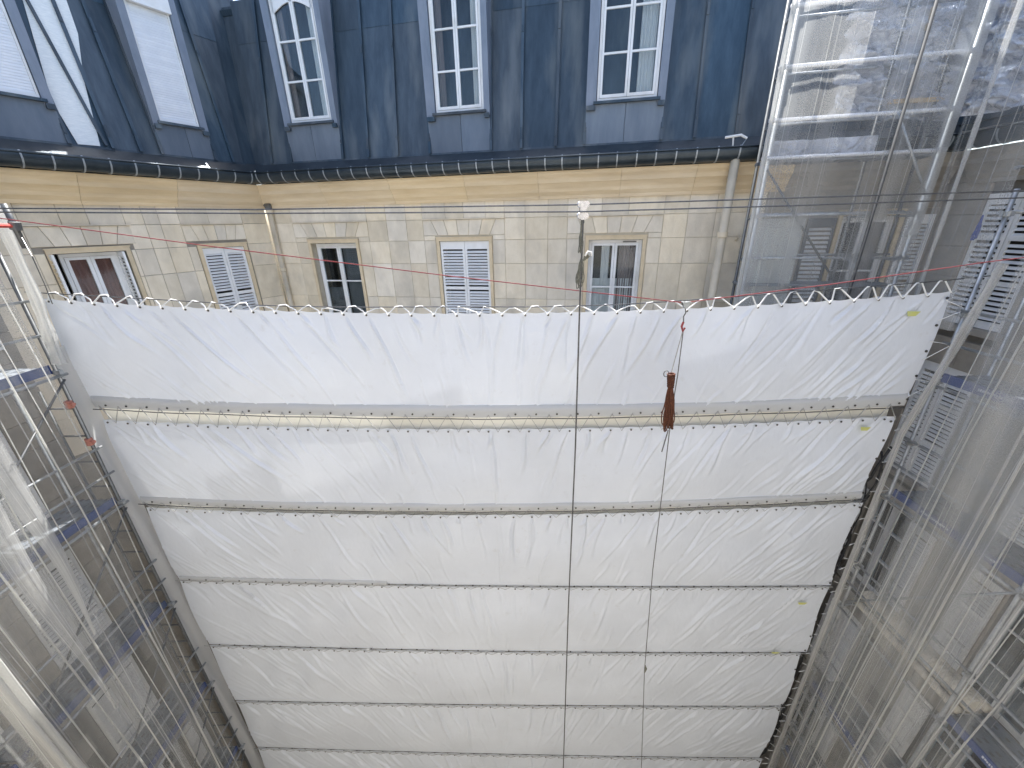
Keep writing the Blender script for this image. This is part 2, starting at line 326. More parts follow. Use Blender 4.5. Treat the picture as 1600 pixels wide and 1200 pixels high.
def window(fr, a, b, z0, z1, o, parent, rows=(.45,), inside=None, fw=.055, room=.7, sw=.05):
    """casement window: fixed frame, two sashes, panes, the dark room behind"""
    mb = MB(); d = .07
    mb.box(fr, a, a+fw, o-d, o, z0, z1); mb.box(fr, b-fw, b, o-d, o, z0, z1)
    mb.box(fr, a+fw, b-fw, o-d, o, z1-fw, z1); mb.box(fr, a+fw, b-fw, o-d, o, z0, z0+fw)
    w_ = part('window', mb, M['white'], parent)
    mid = (a+b)/2
    for (c, e) in ((a+fw+.004, mid-.003), (mid+.003, b-fw-.004)):
        mb = MB(); y0 = z0+fw+.004; y1 = z1-fw-.004; oo = o+.012; zz = [y1-(y1-y0)*r_ for r_ in rows]
        mb.box(fr, c, c+sw, oo-.05, oo, y0, y1); mb.box(fr, e-sw, e, oo-.05, oo, y0, y1)
        mb.box(fr, c+sw, e-sw, oo-.05, oo, y0, y0+sw*1.3); mb.box(fr, c+sw, e-sw, oo-.05, oo, y1-sw, y1)
        for q in zz: mb.box(fr, c+sw, e-sw, oo-.04, oo-.006, q-.016, q+.016)
        part('sash', mb, M['white'], w_)
        lv = [y1-sw]+zz+[y0+sw*1.3]
        for t_, u_ in zip(lv, lv[1:]): pane(fr, c+sw*.8, e-sw*.8, oo-.03, u_+.003, t_-.003, w_)
    mb = MB()   # the room behind, open to the front
    v = [fr.p(x, y, z) for y in (o-d-.01, o-room) for (x, z) in ((a-.02,z0-.02),(b+.02,z0-.02),(b+.02,z1+.02),(a-.02,z1+.02))]
    mb.add(v, [(4,5,6,7),(0,1,5,4),(1,2,6,5),(2,3,7,6),(3,0,4,7)]); part('room_recess', mb, M['dark'], w_)
    for (m, c, e, y0, y1, amp) in (inside or ()):
        mb = MB(); N = 26; vs = []; fs = []
        for i in range(N+1):
            s_ = c+(e-c)*i/N; off = o-d-.045+amp*math.sin(i*1.9)+amp*.5*math.sin(i*.7)
            vs += [fr.p(s_, off, y0), fr.p(s_, off, y1)]
        for i in range(N): fs.append((2*i, 2*i+2, 2*i+3, 2*i+1))
        mb.add(vs, fs); part('curtain', mb, m, w_, smooth=True)
    return w_
_sl = {}
def slatmesh(width, key, m, depth=.05, th=.008, tilt=48):
    k = (round(width,3), key)
    if k not in _sl:
        mb = MB(); t = R(tilt); dy = math.cos(t)*depth/2; dz = math.sin(t)*depth/2; h = th/2
        mb.box8([(-width/2,-dy,dz-h),(width/2,-dy,dz-h),(width/2,dy,-dz-h),(-width/2,dy,-dz-h),(-width/2,-dy,dz+h),(width/2,-dy,dz+h),(width/2,dy,-dz+h),(-width/2,dy,-dz+h)])
        _sl[k] = mesh_of('slat', mb, m)
    return _sl[k]
def leaf(fr, a, b, z0, z1, o, parent, toppanel=.16, pitch=.066, tint='white', mids=(.5,), name='shutter', stuff=False):
    """one louvred shutter leaf"""
    st = .05; mb = MB(); d = .035
    mb.box(fr, a, a+st, o-d, o, z0, z1); mb.box(fr, b-st, b, o-d, o, z0, z1)
    mb.box(fr, a+st, b-st, o-d, o, z1-toppanel, z1); mb.box(fr, a+st, b-st, o-d, o, z0, z0+.12)
    bars = [z0+(z1-z0)*q for q in mids]
    for q in bars: mb.box(fr, a+st, b-st, o-d, o, q-.035, q+.035)
    L = part(name, mb, M[tint], parent)
    me = slatmesh(b-a-2*st+.004, tint, M['slat']); z = z0+.12+pitch*.6; k = 0
    while z < z1-toppanel-.01:
        if all(abs(z-q) > .05 for q in bars): inst('slat', me, frm(fr, (a+b)/2, o-d/2, z), L); k += 1
        z += pitch
    return L
def backing(fr, a, b, z0, z1, o, parent):
    mb = MB(); v = [fr.p(x, y, z) for y in (o, o-.4) for (x, z) in ((a-.03,z0-.03),(b+.03,z0-.03),(b+.03,z1+.03),(a-.03,z1+.03))]
    mb.add(v, [(4,5,6,7),(0,1,5,4),(1,2,6,5),(2,3,7,6),(3,0,4,7)]); part('room_recess', mb, M['dark'], parent)
def surround(fr, a, b, z0, z1, parent, wd=.07, o=WO, m='surr'):
    mb = MB()
    mb.box(fr, a-wd, a, o-.05, o+.022, z0, z1); mb.box(fr, b, b+wd, o-.05, o+.022, z0, z1)
    mb.box(fr, a-wd, b+wd, o-.05, o+.024, z1, z1+wd); mb.box(fr, a-wd-.012, b+wd+.012, o-.05, o+.036, z1+wd, z1+wd+.022)
    part('window_surround', mb, M[m], parent)
def voussoirs(fr, a, b, z0, z1, k, parent, mid):
    """flat arch: a slightly recessed panel of slanted stones under a thin groove"""
    for i in range(k):
        x0, x1 = a+(b-a)*i/k, a+(b-a)*(i+1)/k
        k0 = (x0-mid)*.22 if i else 0; k1 = (x1-mid)*.22 if i < k-1 else 0
        mb = MB(); mb.bev(fr, x0+.004-k0*.5, x1-.004-k1*.5, WO-.06, WO+.004, z0+.004, z1-.012, .006, k0, k1); part('stone', mb, M['stone'], parent)

# ---- far facade, square-on wing
ZC = [-3.95,-3.2,-2.4,-1.63,-.83,-.32,.13,.52]
winA = [(.88,2.13,-2.45,-.345), (4.28,5.47,-2.45,-.335), (7.69,8.80,-2.45,-.345)]
w4a, w4z = FA.px(1316, 342, WO); w4b, _ = FA.px(1404, 345, WO)
winA.append((w4a, w4b, -2.45, .02))
low = [(a, b, z0-3.1*k, z1-3.1*k) for (a, b, z0, z1) in winA for k in range(1, 5)]
wa = walls(FA, -.16, 13.95, GZ, 1.2, -.85, WO-.016, winA+low, 'wall', M['mortar'], far)
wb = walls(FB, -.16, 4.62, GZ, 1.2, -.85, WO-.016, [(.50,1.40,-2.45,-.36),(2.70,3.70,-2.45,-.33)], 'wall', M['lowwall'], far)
jA = [3.0,3.5,6.3,6.8,9.62,10.14,.47,2.5,3.91,5.84,7.22,9.16,11.0,13.2]
panA = [(.47,2.5,.88,2.13),(3.91,5.84,4.28,5.47),(7.22,9.16,7.69,8.80)]
hA = [(a-.085,b+.085,z0,z1+.107) for (a,b,z0,z1) in winA]
courses(FA, -.2, 13.9, ZC, hA, jA, M['stone'], wa, skip=lambda s,z: -.32 < z < .13 and any(p[0] < s < p[1] for p in panA))
for (a,b,c,d) in panA:
    voussoirs(FA, a, b, -.215, .13, 7, wa, (a+b)/2)
    for (x0,x1) in ((a,c-.09),(d+.09,b)):
        mb = MB(); mb.bev(FA, x0+.004, x1-.004, WO-.06, WO+.004, -.316, -.219, .006); part('stone', mb, M['stone'], wa)
    mb = MB(); mb.box(FA, a-.01, b+.01, WO-.05, WO+.042, .124, .142); part('drip_moulding', mb, M['stone'], wa)
jB = [.39,1.65,2.0,2.25,2.55,3.91]
panB = [(.39,1.65,.5,1.40),(2.5,3.91,2.70,3.70)]
hB = [(.50-.085,1.40+.085,-2.45,-.36+.107),(2.70-.085,3.70+.085,-2.45,-.33+.107)]
courses(FB, -.2, 4.6, ZC, hB, jB, M['stone'], wb, lo=.4, hi=.7, skip=lambda s,z: -.32 < z < .13 and any(p[0] < s < p[1] for p in panB))
for (a,b,c,d) in panB:
    voussoirs(FB, a, b, -.215, .13, 6, wb, (a+b)/2)
    mb = MB(); mb.box(FB, a-.01, b+.01, WO-.05, WO+.042, .124, .142); part('drip_moulding', mb, M['stone'], wb)
for (a,b,z0,z1) in winA: surround(FA, a, b, z0, z1, far)
surround(FB, .50, 1.40, -2.45, -.36, far); surround(FB, 2.70, 3.70, -2.45, -.33, far)
# openings of the square-on wing
a,b,z0,z1 = winA[0]; window(FA, a+.02, b, z0, z1-.02, WO-.16, far, rows=(.43,), inside=[(M['blind'], (a+b)/2+.05, b-.06, z0, z1, .002), (M['blind'], a+.1, (a+b)/2-.08, z0, z0+1.0, .002)])
a,b,z0,z1 = winA[1]; m_ = (a+b)/2
backing(FA, a, b, z0, z1, WO-.07, far); leaf(FA, a+.01, m_-.004, z0, z1-.01, WO-.02, far, toppanel=.17); leaf(FA, m_+.004, b-.01, z0, z1-.01, WO-.02, far, toppanel=.17)
a,b,z0,z1 = winA[2]; m_ = (a+b)/2
window(FA, a, b, z0, z1-.01, WO-.10, far, rows=(.47,), fw=.06, inside=[(M['curtain'], a+.28, m_-.1, z0, z1, .02), (M['greycurtain'], m_+.1, b-.05, z0, z1, .02), (M['curtain'], a+.06, b-.06, z0, z0+1.28, .012)])
mb = MB(); mb.box(FA, m_+.16, b-.12, WO-.10, WO-.08, z1-.06, z1-.035); part('vent_grille', mb, M['galvdark'], far)
a,b,z0,z1 = winA[3]; window(FA, a, b, z0, z1-.01, WO-.14, far, rows=(.4,), inside=[(M['greycurtain'], b-.4, b-.05, z0, z1, .02)])
leaf(FA, b+.1, min(b+.66, 13.8), z0, z1, WO+.05, far, tint='white'); leaf(FA, a-.58, a-.1, z0, z1-.03, WO+.05, far, tint='greywood', pitch=.08)
for (a,b,z0,z1) in low:                                   # closed boards of the storeys hidden behind the sheets
    mb = MB(); mb.box(FA, a, b, WO-.12, WO-.08, z0, z1); part('shutter', mb, M['white'], far)
# openings of the left wing
backing(FB, .5, 1.4, -2.45, -.36, WO-.07, far); leaf(FB, .505, .946, -2.45, -.37, WO-.02, far, toppanel=.12); leaf(FB, .954, 1.395, -2.45, -.37, WO-.02, far, toppanel=.12)
window(FB, 2.80, 3.60, -2.45, -.345, WO-.16, far, rows=(), inside=[(M['redcurtain'], 2.86, 3.54, -2.45, -.4, .015)])
for (s_, sg) in ((2.775, 1), (3.72, 1)):                  # leaves folded back into the reveals
    fr = Fr(FB.p(s_, 0, 0), FB.n, -FB.d if sg > 0 else FB.d)
    leaf(fr, WO-.14, WO+.16, -2.45, -.34, 0, far, toppanel=.08)

# cornice
prof = [(-.36,.47),(-.25,.47),(-.245,.53),(-.215,.565),(-.185,.60),(-.165,.655),(-.13,.70),(-.095,.735),(-.065,.76),(-.055,.83),(-.035,.86),(-.005,.89),(.01,.92),(.01,.962),(-.36,.962)]
def extrude(fr, s0, s1, prof, k0=0, k1=0):
    mb = MB(); n = len(prof)
    vs = [fr.p(s0+k0*o, o, z) for o, z in prof]+[fr.p(s1+k1*o, o, z) for o, z in prof]
    fs = [tuple(range(n))[::-1], tuple(range(n, 2*n))]+[(i, (i+1)%n, n+(i+1)%n, n+i) for i in range(n)]
    return mb.add(vs, fs)
KM = 1/math.tan(R(53.8))
def cornice(fr, e, m, parent):
    x = 0; first = True
    while x < e-.1:
        y = min(e, x+random.uniform(1.35,1.75)); y = e if e-y < .5 else y
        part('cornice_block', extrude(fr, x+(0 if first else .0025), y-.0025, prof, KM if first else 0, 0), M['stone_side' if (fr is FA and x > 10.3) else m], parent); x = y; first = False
cornice(FA, 13.8, 'ochre', far); cornice(FB, 4.55, 'ochre', far)

# gutter and its brackets
GO, GZc, GR = .07, 1.135, .16
def gutter(fr, e, parent, s0=0, o=GO, zc=GZc, m='gutter', brk=True):
    mb = MB(); n = 12; vs = []; fs = []
    ns = 24
    for i in range(ns+1):
        for k in range(n+1):
            q = R(-205)+R(230)*k/n; oo = o+GR*math.cos(q); s_ = s0+(e-s0)*i/ns
            if i == 0: s_ += KM*oo if s0 == 0 else 0
            vs.append(fr.p(s_, oo, zc+GR*math.sin(q)+.004*math.sin(i*1.3)))
    for i in range(ns):
        for k in range(n): fs.append((i*(n+1)+k, i*(n+1)+k+1, (i+1)*(n+1)+k+1, (i+1)*(n+1)+k))
    mb.add(vs, fs); gt = part('gutter', mb, M[m], parent, smooth=True)
    mb = MB(); r0 = [fr.p(s0+(KM*(o+GR) if s0 == 0 else 0), o+GR+.006, zc+.045), fr.p(e, o+GR+.006, zc+.045)]; mb.tube(r0, .016, 8); part('rolled_rim', mb, M[m], gt, smooth=True)
    if not brk: return gt
    bm_ = MB(); vs = []; fs = []
    for k in range(11):
        q = R(-170)+R(195)*k/10
        for (rr, x) in ((GR+.003,-.011),(GR+.003,.011),(GR+.012,.011),(GR+.012,-.011)): vs.append((x, rr*math.cos(q), rr*math.sin(q)))
    for k in range(10):
        for j in range(4): fs.append((k*4+j, k*4+(j+1)%4, (k+1)*4+(j+1)%4, (k+1)*4+j))
    bm_.add(vs, fs); me = mesh_of('bracket', bm_, M['bracket'])
    x = s0+.22
    while x < e: inst('bracket', me, frm(fr, x+random.uniform(-.015,.015), o, zc), gt); x += .345
    return gt
gutter(FA, 13.6, far); gutter(FB, 4.5, far)
for fr, e in ((FA, 13.7), (FB, 4.5)):                     # sloping zinc skirt behind the gutter
    mb = MB(); mb.add([fr.p(KM*-.02,-.03,1.16), fr.p(e,-.03,1.16), fr.p(e,-.37,1.44), fr.p(-.37*KM,-.37,1.44)], [(0,1,2,3)])
    mb.add([fr.p(KM*-.02,.0,.968), fr.p(e,.0,.968), fr.p(e,-.03,1.16), fr.p(-.03*KM,-.03,1.16)], [(0,1,2,3)]); part('zinc_skirt', mb, M['gutter'], far)

# mansard roof: zinc panels between raised battens
LEAN = R(9)
def roof(fr, e, battens, dorm, parent, base=1.43, top=3.25, o=-.37, s0=0):
    rf = Fr(fr.p(0, o, base), fr.d, fr.n*math.cos(LEAN)+Vector((0,0,1))*math.sin(LEAN), Vector((0,0,1))*math.cos(LEAN)-fr.n*math.sin(LEAN))
    kk = -KM*math.sin(LEAN)
    dk = MB(); dk.add([rf.p(-.4,-.09,-.1), rf.p(e,-.09,-.1), rf.p(e,-.09,top), rf.p(-1.2,-.09,top)], [(0,1,2,3)]); rb = part('roof', dk, M['zinc'], parent)
    xs = sorted([s0]+list(battens)+[e]); lap = [0, 2.45, top]
    for i, (a, b) in enumerate(zip(xs, xs[1:])):
        for j, (u, v) in enumerate(zip(lap, lap[1:])):
            mid = (a+b)/2; dh = [d for d in dorm if d[0] < mid < d[1]]
            if dh: continue
            q = .006*j; mb = MB(); k0 = kk if (i == 0 and s0 == 0) else 0
            m = 'zinc'
            mb.add([rf.p(a+k0*u,-.01+q,u), rf.p(b,-.01+q,u), rf.p(b,-.01+q,v+.02), rf.p(a+k0*v,-.01+q,v+.02),
                    rf.p(a+k0*u,.006+q,u), rf.p(b,.006+q,u), rf.p(b,.006+q,v+.02), rf.p(a+k0*v,.006+q,v+.02)],
                   [(0,1,2,3),(7,6,5,4),(0,4,5,1),(1,5,6,2),(2,6,7,3),(3,7,4,0)]); part('zinc_panel', mb, M[m], rb)
    for x in battens:
        if any(d[0]+.02 < x < d[1]-.02 for d in dorm): continue
        mb = MB(); mb.box(rf, x-.022, x+.022, .0, .05, .01, top); mb.box(rf, x-.028, x+.028, .0502, .057, .005, top); bt = part('batten', mb, M['zinc'], rb)
        for q in (.25, 2.0):
            mb = MB(); mb.box(rf, x-.018, x+.018, .0575, .07, q+random.uniform(-.1,.1), q+.03+random.uniform(.10,.11)); part('batten_clip', mb, M['zinc'], bt)
    mb = MB(); mb.box(rf, -.05, e, .01, .03, -.03, .012); part('eaves_strip', mb, M['zinc_cheek' if False else 'zinc'], rb)
    return rf, rb
dormA = [(.78,2.12,2.2),(4.22,5.58,2.18),(7.5,8.95,2.16)]
RA, roofA = roof(FA, 13.9, [.25,.78,2.12,2.76,3.46,4.22,5.58,6.22,6.93,7.5,8.95,9.55,10.27,10.95,11.6,12.3,13.0], dormA, far)
part('upper_roof', MB().box(Fr(FA.p(0,-.9,4.55), FA.d, FA.n+Vector((0,0,.25)), Vector((0,0,1))-FA.n*-.25), -3, 14.5, -6, 0, -.1, 0), M['zinc'], far)
dormB = [(.58,1.56,2.07),(2.9,4.6,2.12)]
RB, roofB = roof(FB, 4.6, [.22,.58,1.56,1.90,2.32,2.9,4.6], dormB, far, top=4.4)
def dormer(fr, ca, cb, a, b, sill, parent, head=4.45, kind='window', top=None, rows=()):
    o = WO-.05; d_ = part('dormer', MB().box(fr, ca+.01, cb-.01, -1.5, o-.02, head+.15, head+.22), M['zinc'], parent)
    for (x0, x1) in ((ca, a-.012), (b+.012, cb)):
        mb = MB(); mb.box(fr, x0, x1, -1.9, o+.012, sill-.12, head+.149); part('dormer_cheek', mb, M['zinc_cheek'], d_)
        mb = MB(); mb.box(fr, x0+.01, x1-.01, o, o+.05, sill-.17, sill-.09); part('cheek_foot', mb, M['zinc'], d_)
    mb = MB(); mid = (ca+cb)/2+random.uniform(-.05,.05)
    for (x0, x1) in ((ca+.005, mid-.004), (mid+.004, cb-.005)):
        mb = MB(); mb.box(fr, x0, x1, o-.5, o-.012, 1.40, sill-.075); part('apron_panel', mb, M['zinc_pale'], d_)
    mb = MB(); mb.box(fr, a-.06, b+.06, o-.4, o+.055, sill-.075, sill-.03); part('sill', mb, M['zinc'], d_)
    mb = MB(); mb.box(fr, ca, cb, o-.5, o+.01, head, head+.148); part('lintel', mb, M['zinc_cheek'], d_)
    if kind == 'window':
        w_ = window(fr, a, b, sill-.02, head, o-.04, parent, rows=rows, inside=top_in.get(id(fr), {}).get(round(ca,2)), fw=.045, room=1.2, sw=.04)
    return d_
top_in = {id(FA): {.78: [(M['curtain'], 1.72, 1.9, 2.2, 4.4, .02), (M['greycurtain'], 1.02, 1.12, 2.2, 4.4, .02)], 4.22: [(M['curtain'], 5.22, 5.40, 2.2, 4.6, .02), (M['greycurtain'], 4.5, 4.62, 2.2, 4.6, .02)], 7.5: [(M['curtain'], 8.42, 8.72, 2.2, 4.6, .03)]}}
def rws(sill, *pts): return tuple(((4.45-.049)-FA.px(x, y, WO-.09)[1])/((4.45-.049)-(sill-.02+.049)) for x, y in pts)
dormer(FA, .78, 2.12, .95, 1.98, 2.22, far, rows=rws(2.22, (465,63), (480,126)))
dormer(FA, 4.22, 5.58, 4.42, 5.45, 2.19, far, rows=rws(2.19, (712,43), (714,110)))
dormer(FA, 7.5, 8.95, 7.70, 8.80, 2.17, far, rows=rws(2.17, (988,8), (985,80)))
# arched head boards in the first dormer window
for (c, e, sg) in ((1.01,1.462,1), (1.468,1.92,-1)):
    mb = MB(); N = 10; vs = []; fs = []
    for i in range(N+1):
        s_ = c+(e-c)*i/N; t = i/N if sg > 0 else 1-i/N; zz = 4.12+.16*math.sin(t*math.pi/2)
        for oo in (WO-.10, WO-.078): vs += [FA.p(s_, oo, zz), FA.p(s_, oo, 4.42)]
    for i in range(N): fs += [(4*i,4*i+4,4*i+5,4*i+1),(4*i+2,4*i+3,4*i+7,4*i+6),(4*i,4*i+2,4*i+6,4*i+4)]
    mb.add(vs, fs); part('arched_head', mb, M['white'], far)
# dormers of the left wing: closed roller blinds
for (ca, cb, a, b, sill, hd, box) in ((.58,1.56,.73,1.42,2.06,4.2,True), (2.9,4.6,3.04,4.0,2.10,4.2,True)):
    d_ = dormer(FB, ca, cb, a, b, sill, far, head=hd, kind='roller')
    o = WO-.10
    mb = MB(); mb.box(FB, a, a+.03, o-.02, o+.035, sill-.02, hd); mb.box(FB, b-.03, b, o-.02, o+.035, sill-.02, hd)
    mb.box(FB, a+.03, b-.03, o-.02, o+.03, sill-.02, sill+.03); mb.box(FB, a-.02, b+.02, o-.02, o+.11, hd-.30, hd+.0); rs = part('roller_shutter', mb, M['white'], far)
    me = mesh_of('slat', MB().bev(UNIT, -(b-a-.06)/2, (b-a-.06)/2, -.006, .006, -.02, .02, .004), M['roller'])
    z = sill+.052
    while z < hd-.31: inst('slat', me, frm(FB, (a+b)/2, o+.004, z), rs); z += .042

pz = [RB.px(x, y, .03) for x, y in ((122,225),(157,228),(144,176),(131,124),(122,52),(104,0),(92,-45),(10,-45),(36,0),(81,157))]  # outline of the light patch, added to the roof as a pale panel
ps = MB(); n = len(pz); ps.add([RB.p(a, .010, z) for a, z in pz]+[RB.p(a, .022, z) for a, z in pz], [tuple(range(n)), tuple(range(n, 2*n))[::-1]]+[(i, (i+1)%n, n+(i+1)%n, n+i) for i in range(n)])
pt = thing('light_patch_panel', 'bright patch of light on the dark roof slope between the two left dormers, built as a pale panel', 'panel', RB.p(2.5,.01,0))
part('panel', ps, M['lightpatch'], pt)
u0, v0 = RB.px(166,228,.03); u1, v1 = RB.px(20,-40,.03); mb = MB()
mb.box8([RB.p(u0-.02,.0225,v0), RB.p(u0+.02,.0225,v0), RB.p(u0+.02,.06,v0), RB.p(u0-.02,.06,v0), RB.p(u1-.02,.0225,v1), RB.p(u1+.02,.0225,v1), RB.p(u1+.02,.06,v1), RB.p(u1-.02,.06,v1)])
part('light_patch_strip', mb, M['zinc'], pt)
# downpipes
def pipe(fr, s, o, z0, z1, r, label):
    t = thing('downpipe', label, 'drainpipe', fr.p(s, o, z0))
    part('pipe', MB().tube([fr.p(s,o,z0), fr.p(s,o,z1)], r, 14), M['pipe'], t, smooth=True)
    z = z1-.12
    while z > max(z0, -6):
        part('collar', MB().tube([fr.p(s,o,z), fr.p(s,o,z+.09)], r*1.22, 14), M['pipe'], t); z -= 2.15 if z < z1-.5 else 1.35
    return t
t = pipe(FA, -.02, -.21, GZ, .46, .062, 'cream downpipe running down the inner corner of the stone facade')
part('hopper', MB().tube([FA.p(-.02,-.21,.46), FA.p(-.02,-.21,.5), FA.p(-.02,-.17,.56)], [.07,.085,.085], 12), M['galvdark'], t)
t = pipe(FA, 10.22, .09, GZ, 1.16, .078, 'thicker cream downpipe crossing the ochre cornice beside the right scaffold')
part('mouth', MB().tube([FA.p(10.22,.09,1.16), FA.p(10.22,.09,1.19)], .09, 14), M['galvdark'], t)
mb = MB(); q = [FA.P3(*p_, o=.1) for p_ in ((1133,215),(1158,211),(1167,216),(1144,240),(1152,238),(1146,214))]
t = thing('roof_bracket', 'small white metal bracket standing over the gutter at the downpipe head', 'bracket', q[3])
part('crossbar', MB().tube([q[0], q[1], q[2]], .022, 8), M['white'], t); part('strut', MB().tube([q[3], q[5]], .014, 6), M['white'], t); part('strut', MB().tube([q[4], q[2]], .009, 6), M['galv'], t)
h0 = FA.P3(1150, 375, o=WO)
solo('wall_hook', MB().tube([h0, h0+FA.n*.10, h0+FA.n*.13+Vector((0,0,.05)), h0+FA.n*.09+Vector((0,0,.09))], .018, 8), M['pipe'], 'small brass-coloured hook in the stone right of the thick downpipe', 'hook', h0)

# ---- side buildings
def side(fr, parent, s0, s1, cols, label_tag, leafmode):
    rows = [(-1.75,.3),(-4.75,-2.5),(-7.75,-5.5),(-10.75,-8.5),(-13.75,-11.5)]
    holes = [(a, b, z0, z1) for (a, b, md) in cols for (z0, z1) in rows]
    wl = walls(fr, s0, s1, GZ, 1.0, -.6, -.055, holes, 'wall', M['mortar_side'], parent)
    zs = [-11.4,-10.75]; z = -10.0
    while z < .95: zs.append(z); z += .5
    zs.append(1.0); zs = zs[1:]
    big = [h for h in holes]
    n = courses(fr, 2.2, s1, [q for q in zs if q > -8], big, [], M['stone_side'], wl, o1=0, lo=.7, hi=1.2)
    mb = MB()                                              # lower and nearer courses, one mesh
    z = GZ
    while z < 1:
        for (a0, a1) in ((s0, 2.2), (2.2, s1)):
            if a0 > 2 and z > -8.2: continue
            x = a0+random.uniform(-.2,0)
            while x < a1:
                y = x+random.uniform(.7,1.1); c, d = max(x, a0), min(y, a1)
                if d-c > .05 and not any(h[0] < d and h[1] > c and h[2] < z+.5 and h[3] > z for h in big): mb.box(fr, c+.006, d-.006, -.05, 0, z+.006, z+.494)
                x = y
        z += .5
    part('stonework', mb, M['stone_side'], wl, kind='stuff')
    for (a, b, md) in cols:
        for k, (z0, z1) in enumerate(rows):
            mb = MB(); mb.box(fr, a-.12, b+.12, -.05, .06, z0-.12, z0-.01); part('window_sill', mb, M['stone_side'], parent)
            mode = md[k % len(md)]; m_ = (a+b)/2
            if mode == 'c':
                backing(fr, a, b, z0, z1, -.07, parent); leaf(fr, a+.01, m_-.004, z0, z1, -.02, parent, pitch=.08, mids=(.35,.68)); leaf(fr, m_+.004, b-.01, z0, z1, -.02, parent, pitch=.08, mids=(.35,.68))
            else:
                window(fr, a, b, z0, z1, -.16, parent, rows=(.3,.65), inside=[(M['greycurtain'], a+.1, a+.35, z0, z1, .02)] if random.random() < .5 else None)
                if mode == 'o':
                    w2 = (b-a)/2
                    leaf(fr, a-w2-.02, a-.02, z0, z1, .05, parent, pitch=.08, mids=(.35,.68)); leaf(fr, b+.02, b+w2+.02, z0, z1, .05, parent, pitch=.08, mids=(.35,.68))
side(FL, lef, -2.5, 6.62, [(4.75,5.75,'occco'),(2.3,3.3,'ocooc')], 'left', None)
side(FR, rig, -2.5, 7.70, [(6.0,6.95,'ccoco'),(3.45,4.40,'ooooo'),(.6,1.6,'ooooo')], 'right', None)
for fr, par, s0, s1 in ((FR, rig, -2.5, 7.3),):          # right side: cornice, gutter and roof
    part('cornice_block', extrude(fr, s0, s1, [(o+.3, z) for o, z in prof]), M['stone_side'], par)
    gutter(fr, s1, par, s0=s0, o=.36)
    rf = Fr(fr.p(0,-.07,1.43), fr.d, fr.n*math.cos(LEAN)+Vector((0,0,1))*math.sin(LEAN), Vector((0,0,1))*math.cos(LEAN)-fr.n*math.sin(LEAN))
    rb = part('roof', MB().box(rf, s0, s1+.7, -.2, -.05, -.1, 3.3), M['zinc'], par)
    x = s0
    while x < s1+.5: part('zinc_panel', MB().box(rf, x+.02, x+.66, -.045, .004, 0, 3.3), M['zinc'], rb); part('batten', MB().box(rf, x-.019, x+.019, -.045, .04, 0, 3.3), M['zinc'], rb); x += .68
part('roof', MB().box(FL, -2.5, 5.6, -.9, -.3, 1.001, 3.5), M['zinc'], lef)

# ---- opposite building, in full sun: it throws warm light back into the court
YB = -1.6
def blk(mb, pts, y0=YB-.25, y1=YB):
    n = len(pts); mb.add([(x, y0, z) for x, z in pts]+[(x, y1, z) for x, z in pts], [tuple(range(n)), tuple(range(n, 2*n))[::-1]]+[(i, (i+1)%n, n+(i+1)%n, n+i) for i in range(n)])
mb = MB(); blk(mb, [(-13,GZ),(13,GZ),(13,2.6),(-13,2.6)]); part('wall', mb, M['render'], opp)
FO = Fr((0,YB,0), (1,0,0), (0,1,0))
for x in (-8.2,-5.2,-2.2,1.6,4.6,7.6):
    for z in (-13.6,-10.5,-7.4,-4.3,-1.2):
        w_ = part('window', MB().box(FO, x-.6, x+.6, .002, .05, z, z+2.1), M['white'], opp)
        for k in (0,1): part('pane', MB().box(FO, x-.54+k*.56, x-.02+k*.56, .051, .06, z+.08, z+2.02), M['dark'], w_)
part('roof', MB().box(FO, -13, 13, -3, -.3, 2.6, 4.2), M['zinc'], opp)

# ------------------------------------------------------------------ tarpaulin sheets
TL, TR = Vector((-7.12, 6.08, 0)), Vector((6.42, 5.74, 0))
TW = (TR-TL).length; FT = Fr(TL, TR-TL, Vector((0,0,1)).cross(TR-TL)*-1)
if FT.n.y > 0: FT.n = -FT.n
def edge(kind, i, u): return None
# (z top left, z top right, top sag, z bottom left, z bottom right, bottom sag, s start, s end)
ST = [(-.90,-1.02,.27,-2.72,-2.84,.20, .0,TW),
      (-2.97,-3.04,.22,-4.72,-4.68,.24, .05,TW-.12),
      (-4.84,-4.80,.24,-6.70,-6.88,.10, .1,TW-.08),
      (-6.715,-6.895,.10,-8.72,-8.90,.10, .1,TW-.05),
      (-8.735,-8.915,.10,-10.78,-10.84,.07, .1,TW-.10),
      (-10.795,-10.855,.07,-12.78,-13.05,.08, .12,TW-.12),
      (-12.795,-13.065,.08,-14.8,-15.0,.05, .12,TW-.1),
      (-14.815,-15.015,.05,-16.9,-17.0,.05, .12,TW-.1)]
STLAB = ['topmost white tarpaulin sheet laced to the wire under the windows', 'second white tarpaulin sheet from the top, with a greyed hem',
         'third white tarpaulin sheet from the top of the screen', 'fourth white tarpaulin sheet down, crumpled towards its right end', 'fifth white tarpaulin sheet down the screen',
         'sixth white tarpaulin sheet, between two laced seams low in the picture', 'seventh white tarpaulin sheet, lowest full seam at the picture bottom', 'lowest white tarpaulin sheet reaching towards the courtyard floor']
PITCHE = .345
def topz(st, u): return st[0]+(st[1]-st[0])*u-st[2]*4*u*(1-u)
def botz(st, u): return st[3]+(st[4]-st[3])*u-st[5]*4*u*(1-u)
